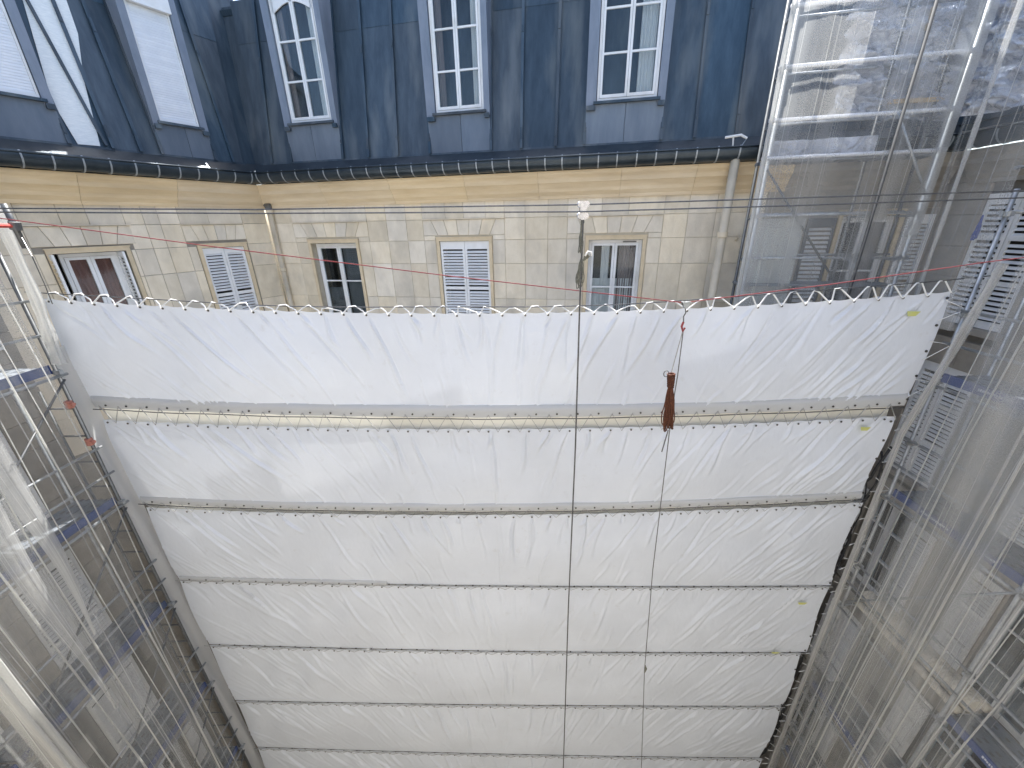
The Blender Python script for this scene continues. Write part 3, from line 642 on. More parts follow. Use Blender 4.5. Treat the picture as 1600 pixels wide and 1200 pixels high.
def tarp(i, st):
    zt, = [topz(st, .5)]
    t = thing('tarpaulin', STLAB[i], 'tarpaulin', FT.p(TW/2, 0, botz(st, .5)), 'white tarpaulin sheets laced one above the other')
    NX = 620 if i < 3 else 460; NZ = 76 if i < 3 else 54
    U = np.linspace(0, 1, NX+1)[:, None]*np.ones((1, NZ+1)); V = np.linspace(0, 1, NZ+1)[None, :]*np.ones((NX+1, 1))
    s0, s1 = st[6], st[7]; S = s0+(s1-s0)*U; S = S+np.clip(U*8-7,0,1)*(.035*np.sin(V*4.2+i*1.3)-.03*np.sin(V*math.pi)); Ug = S/TW
    ZT = topz(st, Ug)-.022*np.abs(np.sin(math.pi*(S-s0-.1)/PITCHE))*(1 if i == 0 else .8); ZB = botz(st, Ug)
    Z = ZT+(ZB-ZT)*V
    D = .05*np.sin(V*math.pi)*(.6+.4*np.sin(Ug*9+i))+.015*np.sin(Ug*23+i*2+V*3)*np.sin(V*math.pi)
    D = D+.016*np.sin(Ug*61+2.5*np.sin(Ug*17+i)+V*1.5*np.sign(Ug-.5)*-3)*np.sin(V*math.pi)**.6*(.5+.5*np.sin(Ug*13+i*1.7))
    nE = int((s1-s0)/PITCHE)
    r = np.random.default_rng(50+i)
    def crease(x0, z0_, x1, z1_, a, wd):
        nonlocal D
        dx, dz = x1-x0, z1_-z0_; L = math.hypot(dx, dz); ex, ez = dx/L, dz/L
        i0 = max(0, int((min(x0,x1)-.3-s0)/(s1-s0)*NX)); i1 = min(NX+1, int((max(x0,x1)+.3-s0)/(s1-s0)*NX)+1)
        if i1 <= i0: return
        X = S[i0:i1]-x0; Y = Z[i0:i1]-z0_
        al = (X*ex+Y*ez)/L; pe = (-X*ez+Y*ex)+.03*np.sin(al*5+x0*7)
        tp = np.clip(al*7, 0, 1)*np.clip((1-al)*2.2, 0, 1); tp = tp*tp*(3-2*tp); wv = wd*(.45+.9*np.clip(al, 0, 1))
        D[i0:i1] += a*tp*(np.exp(-(pe/wv)**2)-.45*np.exp(-((pe-1.7*wv)/(1.1*wv))**2))
    def slope(u):                                        # pull of the cloth: towards the middle, downwards
        return (0.75 if u < .5 else -.72)*min(1, abs(u-.5)*2.6+.08)
    for k in range(nE+1):
        x = s0+.1+k*PITCHE; u = x/TW; za = topz(st, u); h = za-botz(st, u)
        for q in range(2):
            ln = h*r.uniform(.25, .95)*(1 if r.random() < .75 else .4); sp = slope(u)*r.uniform(.7,1.25)+r.uniform(-.12,.12)
            crease(x+r.uniform(-.03,.03), za-.01, x+sp*ln, za-ln, r.uniform(.009,.040)*r.choice([1,1,-1]), r.uniform(.018,.036))
        if r.random() < .8:                               # folds running down into the lower hem
            ln = h*r.uniform(.25,.7); sp = slope(u)*r.uniform(.8,1.4); zb = botz(st, u); xx = x+r.uniform(0, .3)
            crease(xx, zb+.02, xx-sp*ln, zb+ln, r.uniform(.008,.026), r.uniform(.016,.03))
    for k in range(16):                                   # strong fans at both ends
        x = s1-r.uniform(.05, 1.6); zb = botz(st, 1); ln = r.uniform(.5,1.3)
        crease(x-ln*.75, zb+.02, min(x, s1-.02), zb+.02+ln*.95, r.uniform(.008,.02), r.uniform(.02,.035))
        x = s0+r.uniform(.0, 1.9); crease(x+ln*.8, zb+.02, x, zb+.02+ln*.9, r.uniform(.006,.014), r.uniform(.018,.03))
    for k in range(24):
        x = r.uniform(s0, s1); z_ = r.uniform(botz(st,.5), topz(st,.5)); q = r.uniform(-.5,.5); a_ = r.uniform(-1,1)
        crease(x, z_, x+q, z_+a_*.5-.05, r.uniform(.002,.006), r.uniform(.02,.05))
    D *= np.clip(V*12, .15, 1)*np.clip((1-V)*14, .15, 1)
    d, nn = np.array(FT.d), np.array(FT.n); P0 = np.array(FT.P-t.location)
    co = P0+S[..., None]*d+D[..., None]*nn; co[..., 2] += Z
    co = co.reshape(-1, 3); idx = np.arange((NX+1)*(NZ+1)).reshape(NX+1, NZ+1)
    fc = np.stack([idx[:-1,:-1], idx[:-1,1:], idx[1:,1:], idx[1:,:-1]], -1).reshape(-1, 4)
    me = bpy.data.meshes.new('sheet'); me.vertices.add(len(co)); me.vertices.foreach_set('co', co.ravel())
    me.loops.add(fc.size); me.loops.foreach_set('vertex_index', fc.ravel().astype(np.int32)); me.polygons.add(len(fc))
    me.polygons.foreach_set('loop_start', np.arange(0, fc.size, 4, dtype=np.int32))
    me.polygons.foreach_set('use_smooth', np.ones(len(fc), bool)); me.update(calc_edges=True); me.validate(); me.materials.append(M['tarp'])
    part('sheet', None, None, t, me=me)
    # greyed hem band along the bottom
    if i < 3:
        e1 = s1 if i < 2 else s0+(s1-s0)*.33; hw = (.19,.13,.085)[i]; N = 90; mb = MB(); vs = []; fs = []
        for k in range(N+1):
            s_ = s0+.05+(e1-s0-.1)*k/N; u = s_/TW; zb = botz(st, u)
            o_ = .030+.006*math.sin(k*.9+i); vs += [FT.p(s_, o_, zb-.015+.006*math.sin(k*1.7)), FT.p(s_, o_+.008, zb+hw*.5), FT.p(s_, o_-.006, zb+hw+.005*math.sin(k*.6)), FT.p(s_, o_-.045, zb+hw+.012)]
        for k in range(N):
            for j in range(3): fs.append((4*k+j, 4*k+j+1, 4*k+5+j, 4*k+4+j))
        mb.add(vs, fs); part('hem', mb, M['hem'], t, smooth=True)
    # eyelets
    mb = MB()
    for k in range(nE+1):
        x = s0+.1+k*PITCHE
        for (zz, ph) in ((topz(st, x/TW)-.045, 0), (botz(st, (x+.17)/TW)+.045, .17)):
            if x+ph > s1-.03: continue
            c = FT.p(x+ph, .028 if ph == 0 or i > 2 else .045, zz); vs = []
            for q in range(8): a_ = q*math.pi/4; vs.append(c+FT.d*(.017*math.cos(a_))+Vector((0,0,.017*math.sin(a_))))
            vs += [v+FT.n*.008 for v in vs]; mb.add(vs, [tuple(range(8)), tuple(range(8,16))]+[(q,(q+1)%8,8+(q+1)%8,8+q) for q in range(8)])
    for k in range(5):
        zz = topz(st,1)-.1-k*(topz(st,1)-botz(st,1)-.2)/4; c = FT.p(s1-.05, .03, zz); vs = []
        for q in range(8): a_ = q*math.pi/4; vs.append(c+FT.d*(.02*math.cos(a_))+Vector((0,0,.02*math.sin(a_))))
        vs += [v+FT.n*.01 for v in vs]; mb.add(vs, [tuple(range(8)), tuple(range(8,16))]+[(q,(q+1)%8,8+(q+1)%8,8+q) for q in range(8)])
    part('eyelets', mb, M['eyelet'], t, kind='stuff')
    if i > 0:                                       # pale strip behind the lacing gap
        up = ST[i-1]; N = 60; mb = MB(); vs = []; fs = []
        for k in range(N+1):
            s_ = TW*k/N*.985+.05; u = s_/TW; vs += [FT.p(s_, -.10, botz(up,u)+.1), FT.p(s_, -.09+.01*math.sin(k*1.3), topz(st,u)-.12)]
        for k in range(N): fs.append((2*k, 2*k+1, 2*k+3, 2*k+2))
        mb.add(vs, fs); part('backing_strip', mb, M['backing'], t, smooth=True)
    lb = {0: (1427,490,.20,.075), 1: (1352,670,.17,.07), 3: (1254,943,.20,.06), 4: (1212,998+22,.2,.05)}.get(i)
    if lb:
        c = FT.P3(lb[0], lb[1], .055); mb = MB(); h = Vector((0,0,lb[3]))
        mb.add([c-FT.d*lb[2]*.35-h*.5, c+FT.d*lb[2]*.25-h*.5, c+FT.d*lb[2]*.5+h*.4, c-FT.d*lb[2]*.5+h*.5], [(0,1,2,3)]); part('sticker', mb, M['label'], t)
    return t
for i, st in enumerate(ST): tarp(i, st)

# lacing: zigzag cord and wire at the top edge, then at every seam
def top_wire(u): return topz(ST[0], u)+.075+.11*max(0,u-.55)*2+.03*math.sin(u*17)*.4
N = 60
solo('wire_rope', MB().tube([FT.p(TW*k/N, .01, top_wire(k/N)) for k in range(-1, N+3)], .008, 6), M['steel_wire'], 'thin steel wire running just above the top sheet', 'wire', FT.p(TW/2, 0, top_wire(.5)), 'wires carrying the sheets')
mb = MB(); k = 0; pts = []; x = .1
while x < TW-.05:
    u = x/TW; j = random.uniform(-.05,.05)
    pts += [FT.p(x-.02, .04, topz(ST[0],u)-.04), FT.p(x+.02, .03, topz(ST[0],u)-.0), FT.p(x+.10+j*1.6, .015, top_wire(u)+.006-random.choice((0,0,0,.03))), FT.p(x+.19+j*1.6, .0, top_wire(u)+.012+random.choice((0,0,0,-.035))), FT.p(x+.31, .03, topz(ST[0],u)-.0)]
    x += PITCHE
solo('lacing_cord', MB().tube(pts, .0105, 6), M['whitecord'], 'white zigzag cord tying the top sheet to its wire', 'cord', FT.p(TW/2, 0, -1), 'lacing cords between the sheets')
LC = ['between the first and second sheets','between the second and third sheets','between the third and fourth sheets','between the fourth and fifth sheets','between the fifth and sixth sheets','between the sixth and seventh sheets','low down between the last two sheets']
for i in range(7):
    a, b = ST[i], ST[i+1]; zw = lambda u: botz(a,u)-(.035 if i == 1 else .045 if i == 0 else .006)
    solo('wire_rope', MB().tube([FT.p(TW*k/N-.05, .035, zw(k/N)+.006*math.sin(k*.8+i)) for k in range(N+1)], .0085 if i < 2 else .007, 6), M['steel_wire'] if i < 2 else M['greycord'], 'taut steel wire '+LC[i], 'wire', FT.p(TW/2, 0, zw(.5)), 'wires carrying the sheets')
    pts = []; x = .15; tgl = 0
    while x < TW-.2:
        u = x/TW; pts.append(FT.p(x+random.uniform(-.02,.02), .055, botz(a,u)+.04)); pts.append(FT.p(x+.172+random.uniform(-.02,.02), .05, topz(b,u)-.045)); x += PITCHE
    solo('lacing_cord', MB().tube(pts, .0075 if i == 0 else .005, 5), M['greycord'], 'grey zigzag lacing cord '+LC[i], 'cord', FT.p(TW/2, 0, topz(b,.5)), 'lacing cords between the sheets')
# soiled side sheet wrapping round the left post
mb = MB(); NZ_, NX_ = 90, 10; vs = []; fs = []
for k in range(NZ_+1):
    z = -1.6-15*k/NZ_
    for j in range(NX_+1):
        q = j/NX_; vs.append(Vector((-7.07-.03*q+.035*math.sin(z*1.1+q*3)*math.sin(q*3.1), 5.77+.36*q, z+.05*math.sin(q*8))))
for k in range(NZ_):
    for j in range(NX_): fs.append((k*(NX_+1)+j, k*(NX_+1)+j+1, (k+1)*(NX_+1)+j+1, (k+1)*(NX_+1)+j))
mb.add(vs, fs); solo('side_sheet', mb, M['sideflap'], 'soiled white sheet closing the gap beside the left scaffold post', 'sheet', (-7.1, 5.95, -16.6), smooth=True)

# ------------------------------------------------------------------ scaffolds
coup = None
def coupler_mesh():
    global coup
    if not coup:
        mb = MB(); mb.tube([(0,0,-.035),(0,0,.035)], .042, 8); mb.box(UNIT, .02, .075, -.03, .03, -.03, .03); mb.box(UNIT, -.075, -.02, -.02, .02, -.025, .025); coup = mesh_of('coupler', mb, M['galv'])
    return coup
def tubep(t, name, a, b, r=.024, m='galv', n=8): return part(name, MB().tube([a, b], r, n), M[m], t, smooth=True)
def deck(t, p0, dl, dw, L, W, z, edge=True, marks=False):
    fr = Fr(p0, dl, dw); k = max(1, round(W/.32))
    for i in range(k):
        mb = MB(); a = i*W/k+.008; b = (i+1)*W/k-.008
        mb.box(fr, .03, L-.03, a, b, z-.05, z); dk = part('deck_plank', mb, M['deck'], t)
        mb = MB()
        for q in range(int(L/.16)):
            for c_ in ((a*2+b)/3, (a+2*b)/3): mb.box(fr, .1+q*.16, .16+q*.16, c_-.018, c_+.018, z+.0005, z+.005)
        part('tread_holes', mb, M['galvdark'], dk, kind='stuff')
    if edge:
        mb = MB(); mb.box(fr, .03, L-.03, -.03, -.002, z-.09, z+.045); e = part('toe_board', mb, M['deckblue'], t)
        if marks:
            mb = MB()
            for s0 in (.35, L-.95):
                x = s0
                while x < s0+.42: w_ = random.uniform(.012,.026); mb.box(fr, x, x+w_, -.036, -.0315, z-.03+random.uniform(-.006,.004), z+random.uniform(-.005,.006)); x += w_+random.uniform(.006,.014)
            part('printed_mark', mb, M['decklight'], e, kind='stuff')
# left scaffold
XO, XI = -7.02, -7.86
lsc = thing('scaffold', 'netted scaffold standing along the left side building', 'scaffolding', (-7.4, 2, GZ))
YL = [5.72, 3.15, .58, -1.0]; ZL = [.6,-1.9,-4.36,-6.9,-9.45,-11.95,-14.45]
for y in YL:
    tubep(lsc, 'standard', Vector((XO,y,GZ)), Vector((XO,y,1.2 if y < 5 else .1)), .026, 'galvdark' if y > 5 else 'galv'); tubep(lsc, 'standard', Vector((XI,y,GZ)), Vector((XI,y,1.2)))
    for z in ZL: tubep(lsc, 'transom', Vector((XO-.05,y,z-.08)), Vector((XI+.05,y,z-.08))); inst('coupler', coupler_mesh(), Matrix.Translation((XO,y,z-.08)), lsc)
z = -2.6                                                   # rungs of the end frame
while z > -16:
    tubep(lsc, 'rung', Vector((XO,5.72,z)), Vector((XO-.42,5.72,z)), .016, 'galvdark', 6); z -= .5
tubep(lsc, 'standard', Vector((XO-.42,5.72,GZ)), Vector((XO-.42,5.72,-2.3)), .018, 'galvdark')
for (y0, y1) in zip(YL[1:], YL):
    for z in ZL:
        deck(lsc, (XO-.06,y0,0), (0,1,0), (-1,0,0), y1-y0, .66, z, True)
        if z > -13:
            for h in (.5, 1.0): tubep(lsc, 'guardrail', Vector((XO+.03,y0-.1,z+h)), Vector((XO+.03,y1+.1,z+h)), .02)
            tubep(lsc, 'ledger', Vector((XO+.03,y0-.1,z-.14)), Vector((XO+.03,y1+.1,z-.14)), .024)
    for z0, z1 in zip(ZL[2:], ZL[1:]): tubep(lsc, 'brace', Vector((XO+.07,y0,z0)), Vector((XO+.07,y1,z1-.2)), .016, 'galvdark')
for (px_, py_) in ((108,632),(140,690)):
    c = Fr((XO,0,0),(0,1,0),(1,0,0)).P3(px_, py_, 0); mb = MB(); mb.tube([c-Vector((0,0,.06)), c+Vector((0,0,.06))], .05, 8); mb.tube([c, c+Vector((.10,-.02,.01))], .03, 6); part('clamp', mb, M['orangeclamp'], lsc)
# tube stub with red rod at the top of the left scaffold
FLo = Fr((XO,0,0),(0,1,0),(1,0,0))
a_, b_, c_ = FLo.P3(5,318,.35), FLo.P3(40,388,.35), FLo.P3(24,353,.38)
st_ = thing('anchor_tube', 'dark tube end with a red rod clamped across it, at the left edge', 'tube', b_)
part('tube', MB().tube([a_, b_], .034, 10), M['galvdark'], st_, smooth=True); part('rod', MB().tube([FLo.P3(-60,352,.38), c_], .026, 8), M['red'], st_); part('clamp', MB().tube([c_-Vector((.01,.0,.05)), c_+Vector((.01,0,.05))], .06, 8), M['galvdark'], st_)
# right scaffold
XR, XRI = 6.62, 7.4
rsc = thing('scaffold', 'netted scaffold with blue-edged decks along the right side building', 'scaffolding', (7, 2, GZ))
YR = [5.62, 3.67, 1.1, -1.0]; ZR = [-2.30,-4.46,-7.2,-9.7,-12.2,-14.7]
for y in YR:
    tubep(rsc, 'standard', Vector((XR,y,GZ)), Vector((XR,y,2.6 if y < 5 else .3)), .028); tubep(rsc, 'standard', Vector((XRI,y,GZ)), Vector((XRI,y,2.6)))
    for z in ZR+[.1]:
        tubep(rsc, 'transom', Vector((XR,y,z-.08)), Vector((XRI,y,z-.08)))
        inst('coupler', coupler_mesh(), Matrix.Translation((XR,y,z-.1)), rsc); inst('coupler', coupler_mesh(), Matrix.Translation((XR,y,z+.95)), rsc)
for (y0, y1) in zip(YR[1:], YR):
    for z in ZR:
        if z != -7.2 or y0 < 3: deck(rsc, (XR+.06,y0,0), (0,1,0), (1,0,0), y1-y0, .64, z, True, marks=True)
        tubep(rsc, 'ledger', Vector((XR-.03,y0-.1,z-.16)), Vector((XR-.03,y1+.1,z-.16)), .024)
        for h in (.5, 1.0): tubep(rsc, 'guardrail', Vector((XR-.03,y0-.1,z+h)), Vector((XR-.03,y1+.1,z+h)), .022)
        tubep(rsc, 'ledger', Vector((XRI,y0-.1,z-.1)), Vector((XRI,y1+.1,z-.1)), .022)
    tubep(rsc, 'ledger', Vector((XR-.03,y0-.1,.55)), Vector((XR-.03,y1+.1,.55)), .022)
tubep(rsc, 'brace', Vector((XR,5.62,-7.2)), Vector((XR+.05,3.67,-4.6)), .02)
tubep(rsc, 'brace', Vector((XR,3.67,-9.7)), Vector((XR+.05,1.1,-7.3)), .02)
# cream bundles lying on the third level
for (dx, dz, r_, lab) in ((.14,.05,.06,'slim cream tube at the outer edge of the third right-hand deck'), (.34,.15,.13,'thick ribbed cream roll lying lengthwise in the right scaffold'), (.60,.06,.07,'slim cream tube beside the thick roll, nearest the wall')):
    mb = MB(); n = 70 if r_ > .1 else 8
    mb.tube([Vector((XR+dx, 3.62+1.95*k/n, -7.12+dz)) for k in range(n+1)], [r_*(1+(.05*(k%2) if r_ > .1 else 0)) for k in range(n+1)], 14)
    solo('sheeting_roll' if r_ > .1 else 'site_tube', mb, M['cream'], lab, 'roll' if r_ > .1 else 'tube', (XR+dx, 4.6, -7.12+dz-r_), smooth=r_ < .1)
# rear scaffold bay in front of the far facade
SO = .70
bsc = thing('scaffold', 'sunlit scaffold bay against the far facade, wrapped in white net', 'scaffolding', FA.p(11.6, .5, GZ))
SP = [10.56, 12.2, 12.92]
for k, s_ in enumerate(SP):
    tubep(bsc, 'standard', FA.p(s_,SO+(.17 if k == 1 else 0),GZ), FA.p(s_,SO+(.17 if k == 1 else 0),3.4), .034 if k != 1 else .024, 'galv' if k != 1 else 'blackpost', 10)
    tubep(bsc, 'standard', FA.p(s_-.02,.28,GZ), FA.p(s_-.02,.28,3.4), .026, 'galvdark')
for z in (2.87,2.14,1.45,.92,.05,-.65,-2.1,-2.6,-4.6,-6.6):
    tubep(bsc, 'ledger', FA.p(10.45,SO+.02,z), FA.p(12.98,SO+.02,z), .028 if z > .5 else .022, 'decklight' if z > .5 else 'galv')
    tubep(bsc, 'ledger', FA.p(10.6,.26,z+.02), FA.p(12.98,.26,z+.02), .022)
    for s_ in SP: tubep(bsc, 'transom', FA.p(s_,SO,z-.05), FA.p(s_,.2,z-.05), .02); inst('coupler', coupler_mesh(), frm(FA, s_, SO, z), bsc)
tubep(bsc, 'brace', FA.p(10.56,SO+.05,.75), FA.p(12.2,SO+.05,-1.3), .018, 'galvdark')
tubep(bsc, 'brace', FA.p(12.2,SO+.04,1.45), FA.p(12.92,SO+.04,.3), .018)
for z in (.9, -1.1, -3.1):                                 # perforated decks
    mb = MB()
    for q in range(9): mb.box(FA, 10.5, 12.95, .27+q*.05, .295+q*.05, z-.04, z)
    for q in range(16): mb.box(FA, 10.5+q*.16, 10.56+q*.16, .262, .71, z-.046, z-.041)
    part('deck_grating', mb, M['deck'], bsc)

# ------------------------------------------------------------------ netting
def sheet_obj(name, path, z0, z1, m, label, cat, amp=.05, seed=0, nz=40, group=None, lean=None, du=.035, ragged=0, freq=1., tight=None):
    """hanging sheet along a plan polyline with vertical folds; UV u along, v up"""
    r = np.random.default_rng(seed); P = [Vector((p[0], p[1], 0)) for p in path]
    L = [0]
    for a, b in zip(P, P[1:]): L.append(L[-1]+(b-a).length)
    n = max(4, int(L[-1]/du)); ph = r.uniform(0, 6.3, 8); fq = r.uniform(3, 22, 8)*freq; am = 1/np.sqrt(fq)
    vs = []; uv = []
    for i in range(n+1):
        l_ = L[-1]*i/n; k = max(j for j in range(len(L)-1) if L[j] <= l_+1e-9); q = (l_-L[k])/(L[k+1]-L[k]); p = P[k].lerp(P[k+1], q)
        d = (P[k+1]-P[k]).normalized(); nn = Vector((d.y, -d.x, 0))
        for j in range(nz+1):
            v = j/nz; z = z0+(z1-z0)*v+(ragged*math.sin(l_*7+1)*(1-v) if ragged else 0)
            o = sum(am[t]*math.sin(fq[t]*l_+ph[t]+.35*math.sin(z*.6+ph[t])) for t in range(8))*amp
            if tight: o *= tight(v)
            q_ = p+nn*o+d*(.5*amp*math.sin(z*.9+ph[0]+l_*2)); q_.z = z
            if lean: q_ = lean(q_, l_, v)
            vs.append(q_); uv.append((l_+(seed%7)*3, z))
    mb = MB(); fs = [(i*(nz+1)+j, (i+1)*(nz+1)+j, (i+1)*(nz+1)+j+1, i*(nz+1)+j+1) for i in range(n) for j in range(nz)]
    mb.add(vs, fs); loc = Vector((sum(p.x for p in P)/len(P), sum(p.y for p in P)/len(P), z0))
    me = mesh_of(name, mb, m, loc, True, recalc=False); ul = me.uv_layers.new(name='UVMap')
    vi = np.empty(len(me.loops), np.int32); me.loops.foreach_get('vertex_index', vi); ul.data.foreach_set('uv', np.array(uv)[vi].ravel())
    o = bpy.data.objects.new(name, me); COL.objects.link(o); o.location = loc; o['label'] = label; o['category'] = cat
    if group: o['group'] = group
    return o
def bundle(pts, rad, m, label, seed=0, n=22, name='net_bundle', cat='netting', group='gathered bundles of netting'):
    """net gathered into a rope-like bundle with deep lengthwise folds"""
    r = np.random.default_rng(seed); ph = r.uniform(0, 6.3, 4); pts = [Vector(p) for p in pts]
    dense = []; ns = 50
    for i in range(ns+1):
        t = i/ns*(len(pts)-1); k = min(int(t), len(pts)-2); dense.append(pts[k].lerp(pts[k+1], t-k))
    mb = MB(); uv = []; acc = 0
    for i, p in enumerate(dense):
        t = (dense[min(i+1,ns)]-dense[max(i-1,0)]).normalized(); e1 = t.cross(Vector((0,1,.3))).normalized(); e2 = t.cross(e1)
        rr = (rad[0]+(rad[1]-rad[0])*i/ns)*(1+(.12 if rad[0] < .1 else .015)*math.sin(i*.5+ph[0]))
        if i: acc += (p-dense[i-1]).length
        for k in range(n+1):
            a = 2*math.pi*k/n; f = 1+.28*math.sin(5*a+ph[1]+i*.05)+.16*math.sin(9*a+ph[2]-i*.08)
            mb.v.append(p+(e1*math.cos(a)+e2*math.sin(a)*.75)*rr*f); uv.append((k/n*rad[0]*9, acc))
    for i in range(ns):
        for k in range(n): mb.f.append((i*(n+1)+k, i*(n+1)+k+1, (i+1)*(n+1)+k+1, (i+1)*(n+1)+k))
    loc = dense[-1] if dense[-1].z < dense[0].z else dense[0]; loc = loc.copy()
    me = mesh_of(name, mb, m, loc, True, recalc=False); ul = me.uv_layers.new(name='UVMap')
    vi = np.empty(len(me.loops), np.int32); me.loops.foreach_get('vertex_index', vi); ul.data.foreach_set('uv', np.array(uv)[vi].ravel())
    o = bpy.data.objects.new(name, me); COL.objects.link(o); o.location = loc; o['label'] = label; o['category'] = cat; o['group'] = group
    return o
XN = XO+.10; XM = XR-.12
sheet_obj('safety_net', [(XN,5.55),(XN+.02,3.2),(XN,1.0),(XN,-1.0)], GZ+.2, .9, M['net'], 'long white safety net hung over the left scaffold', 'netting', .05, 3, 46, 'safety nets over the scaffolds')
FNN = Fr((XN+.08,0,0),(0,1,0),(1,0,0))
for k, (tip, y_top, w_top, ztop, lab) in enumerate((((146,992), 5.1, .34, .9, 'dense loose net strip ending in a point between the left decks'), ((170,1112), 4.55, .30, .9, 'longer dense net strip ending in a point low on the left'))):
    ty, tz = FNN.px(*tip)
    sheet_obj('safety_net', [(XN+.08+.04*k, -w_top/2), (XN+.13+.04*k, 0), (XN+.08+.04*k, w_top/2)], tz, ztop, M['netstrip'], lab, 'netting', .02, 5+k, 50, 'safety nets over the scaffolds', du=.012,
        lean=lambda q, l_, v, ty=ty, y_top=y_top, k=k: Vector((q.x, ty+(y_top-ty)*v**.8*.35+q.y*min(1, .03+2.6*v*(1-.45*v))+.05*math.sin(v*9+k), q.z)))
FN = Fr((XN+.02,0,0),(0,1,0),(1,0,0))
bundle([(XN+.03,5.83,1.0),(XN+.02,5.80,-.9),(XN-.02,5.74,-1.85)], (.055,.07), M['netbundle'], 'tightly gathered white net tied to the left post at sheet height', 2)
bundle([(XN+.06,3.37,1.0),(XN+.05,3.36,-6.5),(XN+.04,3.36,-14)], (.135,.135), M['netbundle'], 'thick bright bundle of net in the bottom left corner', 4)
NB = ['thin gathered net edge falling beside the left scaffold decks','slimmest net edge, left of the thin one by the decks','net edge hanging closest to the left scaffold post','pale fold of net between the bright bundle and the decks','faint pale fold of net over the left shutters','pale net fold low on the left beside the big shutter','last faint net fold before the thick bright bundle']
for k, (y_, r_, m_) in enumerate(((4.95,.018,'netbundle'),(4.42,.015,'netbundle'),(5.42,.013,'nethalf'),(3.95,.020,'nethalf'),(4.68,.010,'netbundle'),(5.15,.011,'nethalf'),(3.72,.012,'netbundle'))):
    bundle([(XN+.09,y_+.10*math.sin(k*2.1),.6),(XN+.08,y_+.10*math.sin(k*3.7+1),-4),(XN+.08,y_+.12*math.sin(k*1.7+2),-9),(XN+.07,y_-.04,-17)], (r_*.5,r_*.8), M[m_], NB[k], 60+k)
sheet_obj('safety_net', [(XN+.05,4.6),(XN+.09,3.9),(XN+.05,3.0)], GZ+.2, .9, M['veil'], 'hazy inner veil of net halfway along the left scaffold', 'netting', .06, 41, 46, 'safety nets over the scaffolds')
# right nets
sheet_obj('safety_net', [(XM-.04,5.1),(XM-.09,4.4),(XM-.04,3.3)], GZ+.2, .9, M['veil'], 'hazy second veil of net over the blue decks on the right', 'netting', .06, 42, 46, 'safety nets over the scaffolds')
XM = XR-.12
sheet_obj('safety_net', [(XM,5.15),(XM-.03,3.4),(XM,1.0),(XM,-1.0)], GZ+.2, 2.9, M['net'], 'long white safety net hung over the right scaffold', 'netting', .05, 11, 46, 'safety nets over the scaffolds')
sheet_obj('safety_net', [(XM+.02,5.7),(XM,5.0),(XM,4.0)], GZ+.2, -2.2, M['net'], 'short net piece beside the right edge of the lower sheets', 'netting', .05, 12, 46, 'safety nets over the scaffolds')
a_ = FA.p(10.47,SO+.09,0); b_ = FA.p(12.98,SO+.09,0)
sheet_obj('safety_net', [(a_.x,a_.y),(b_.x,b_.y)], GZ+.2, 2.95, M['netfar'], 'taut white net across the sunlit scaffold bay at the upper right', 'netting', .016, 13, 50, 'safety nets over the scaffolds')
sheet_obj('safety_net', [(b_.x,b_.y),(XM,6.35),(XM,5.62)], -1.6, 2.95, M['net'], 'white net turning the corner from the sunlit bay to the right side', 'netting', .035, 14, 40, 'safety nets over the scaffolds')
bundle([FA.p(10.47,SO+.07,2.95), FA.p(10.47,SO+.07,0), FA.p(10.47,SO+.07,-6)], (.035,.03), M['netbundle'], 'white net edge bound along the outer post of the sunlit bay', 15)
bundle([(XM-.05,5.28,-.6),(XM-.10,5.42,-2.0),(XM-.10,5.62,-3.3),(XM-.05,5.62,-9),(XM,5.60,-15)], (.05,.04), M['nethalf'], 'bunched net falling beside the right edge of the sheets', 16)
bundle([(XM-.06,4.18,-1.5),(XM-.05,4.15,-14)], (.016,.014), M['netbundle'], 'thin bunched net seam hanging midway along the right scaffold', 17)
bundle([(XM-.07,4.30,-1.2),(XM-.05,4.27,-14)], (.012,.012), M['nethalf'], 'fainter net seam just left of the midway one on the right', 27)
bundle([(XM-.06,6.28,2.9),(XM-.07,6.22,-1.2)], (.03,.025), M['nethalf'], 'net bunched at the upper right corner of the court', 18)
c_ = FA.p(12.9,SO-.1,0)
bundle([(c_.x,c_.y,2.9),(c_.x+.03,c_.y-.1,0),(c_.x,c_.y-.1,-.3)], (.03,.07), M['netbundle'], 'white plastic wrapped around the corner post of the sunlit bay', 19)
NR = ['thin net fold just right of the bunched net on the right','pale net fold crossing the second blue deck on the right','narrow net fold nearest the right picture edge','faint fold of net over the cream roll','pale fold of net over the right-hand shutters','thin bright net edge near the right picture edge']
for k, (y_, r_, m_) in enumerate(((5.2,.012,'nethalf'),(4.75,.014,'netbundle'),(3.2,.014,'nethalf'),(4.95,.009,'netbundle'),(3.85,.012,'nethalf'),(3.45,.010,'netbundle'))):
    bundle([(XM-.08,y_-.25+.08*math.sin(k*2.3),1.5),(XM-.07,y_-.05+.10*math.sin(k*1.9),-3),(XM-.07,y_+.06+.1*math.sin(k*3.1),-8),(XM-.06,y_+.1,-17)], (r_*.55,r_*.85), M[m_], NR[k], 80+k)
# grey film and top rail film inside the sunlit bay
a_ = FA.p(10.6,SO-.08,0); b_ = FA.p(11.35,SO-.1,0)
sheet_obj('plastic_sheet', [(a_.x,a_.y),(b_.x,b_.y)], -3.2, .0, M['netfilm'], 'grey translucent film hung in the lower part of the sunlit bay', 'sheeting', .05, 21, 30, freq=.6)
a_ = FA.p(10.6,SO-.12,0); b_ = FA.p(12.1,SO-.12,0)
sheet_obj('plastic_sheet', [(a_.x,a_.y),(b_.x,b_.y)], .93, 1.18, M['film'], 'narrow white film lying along the deck of the sunlit bay', 'sheeting', .04, 22, 8)

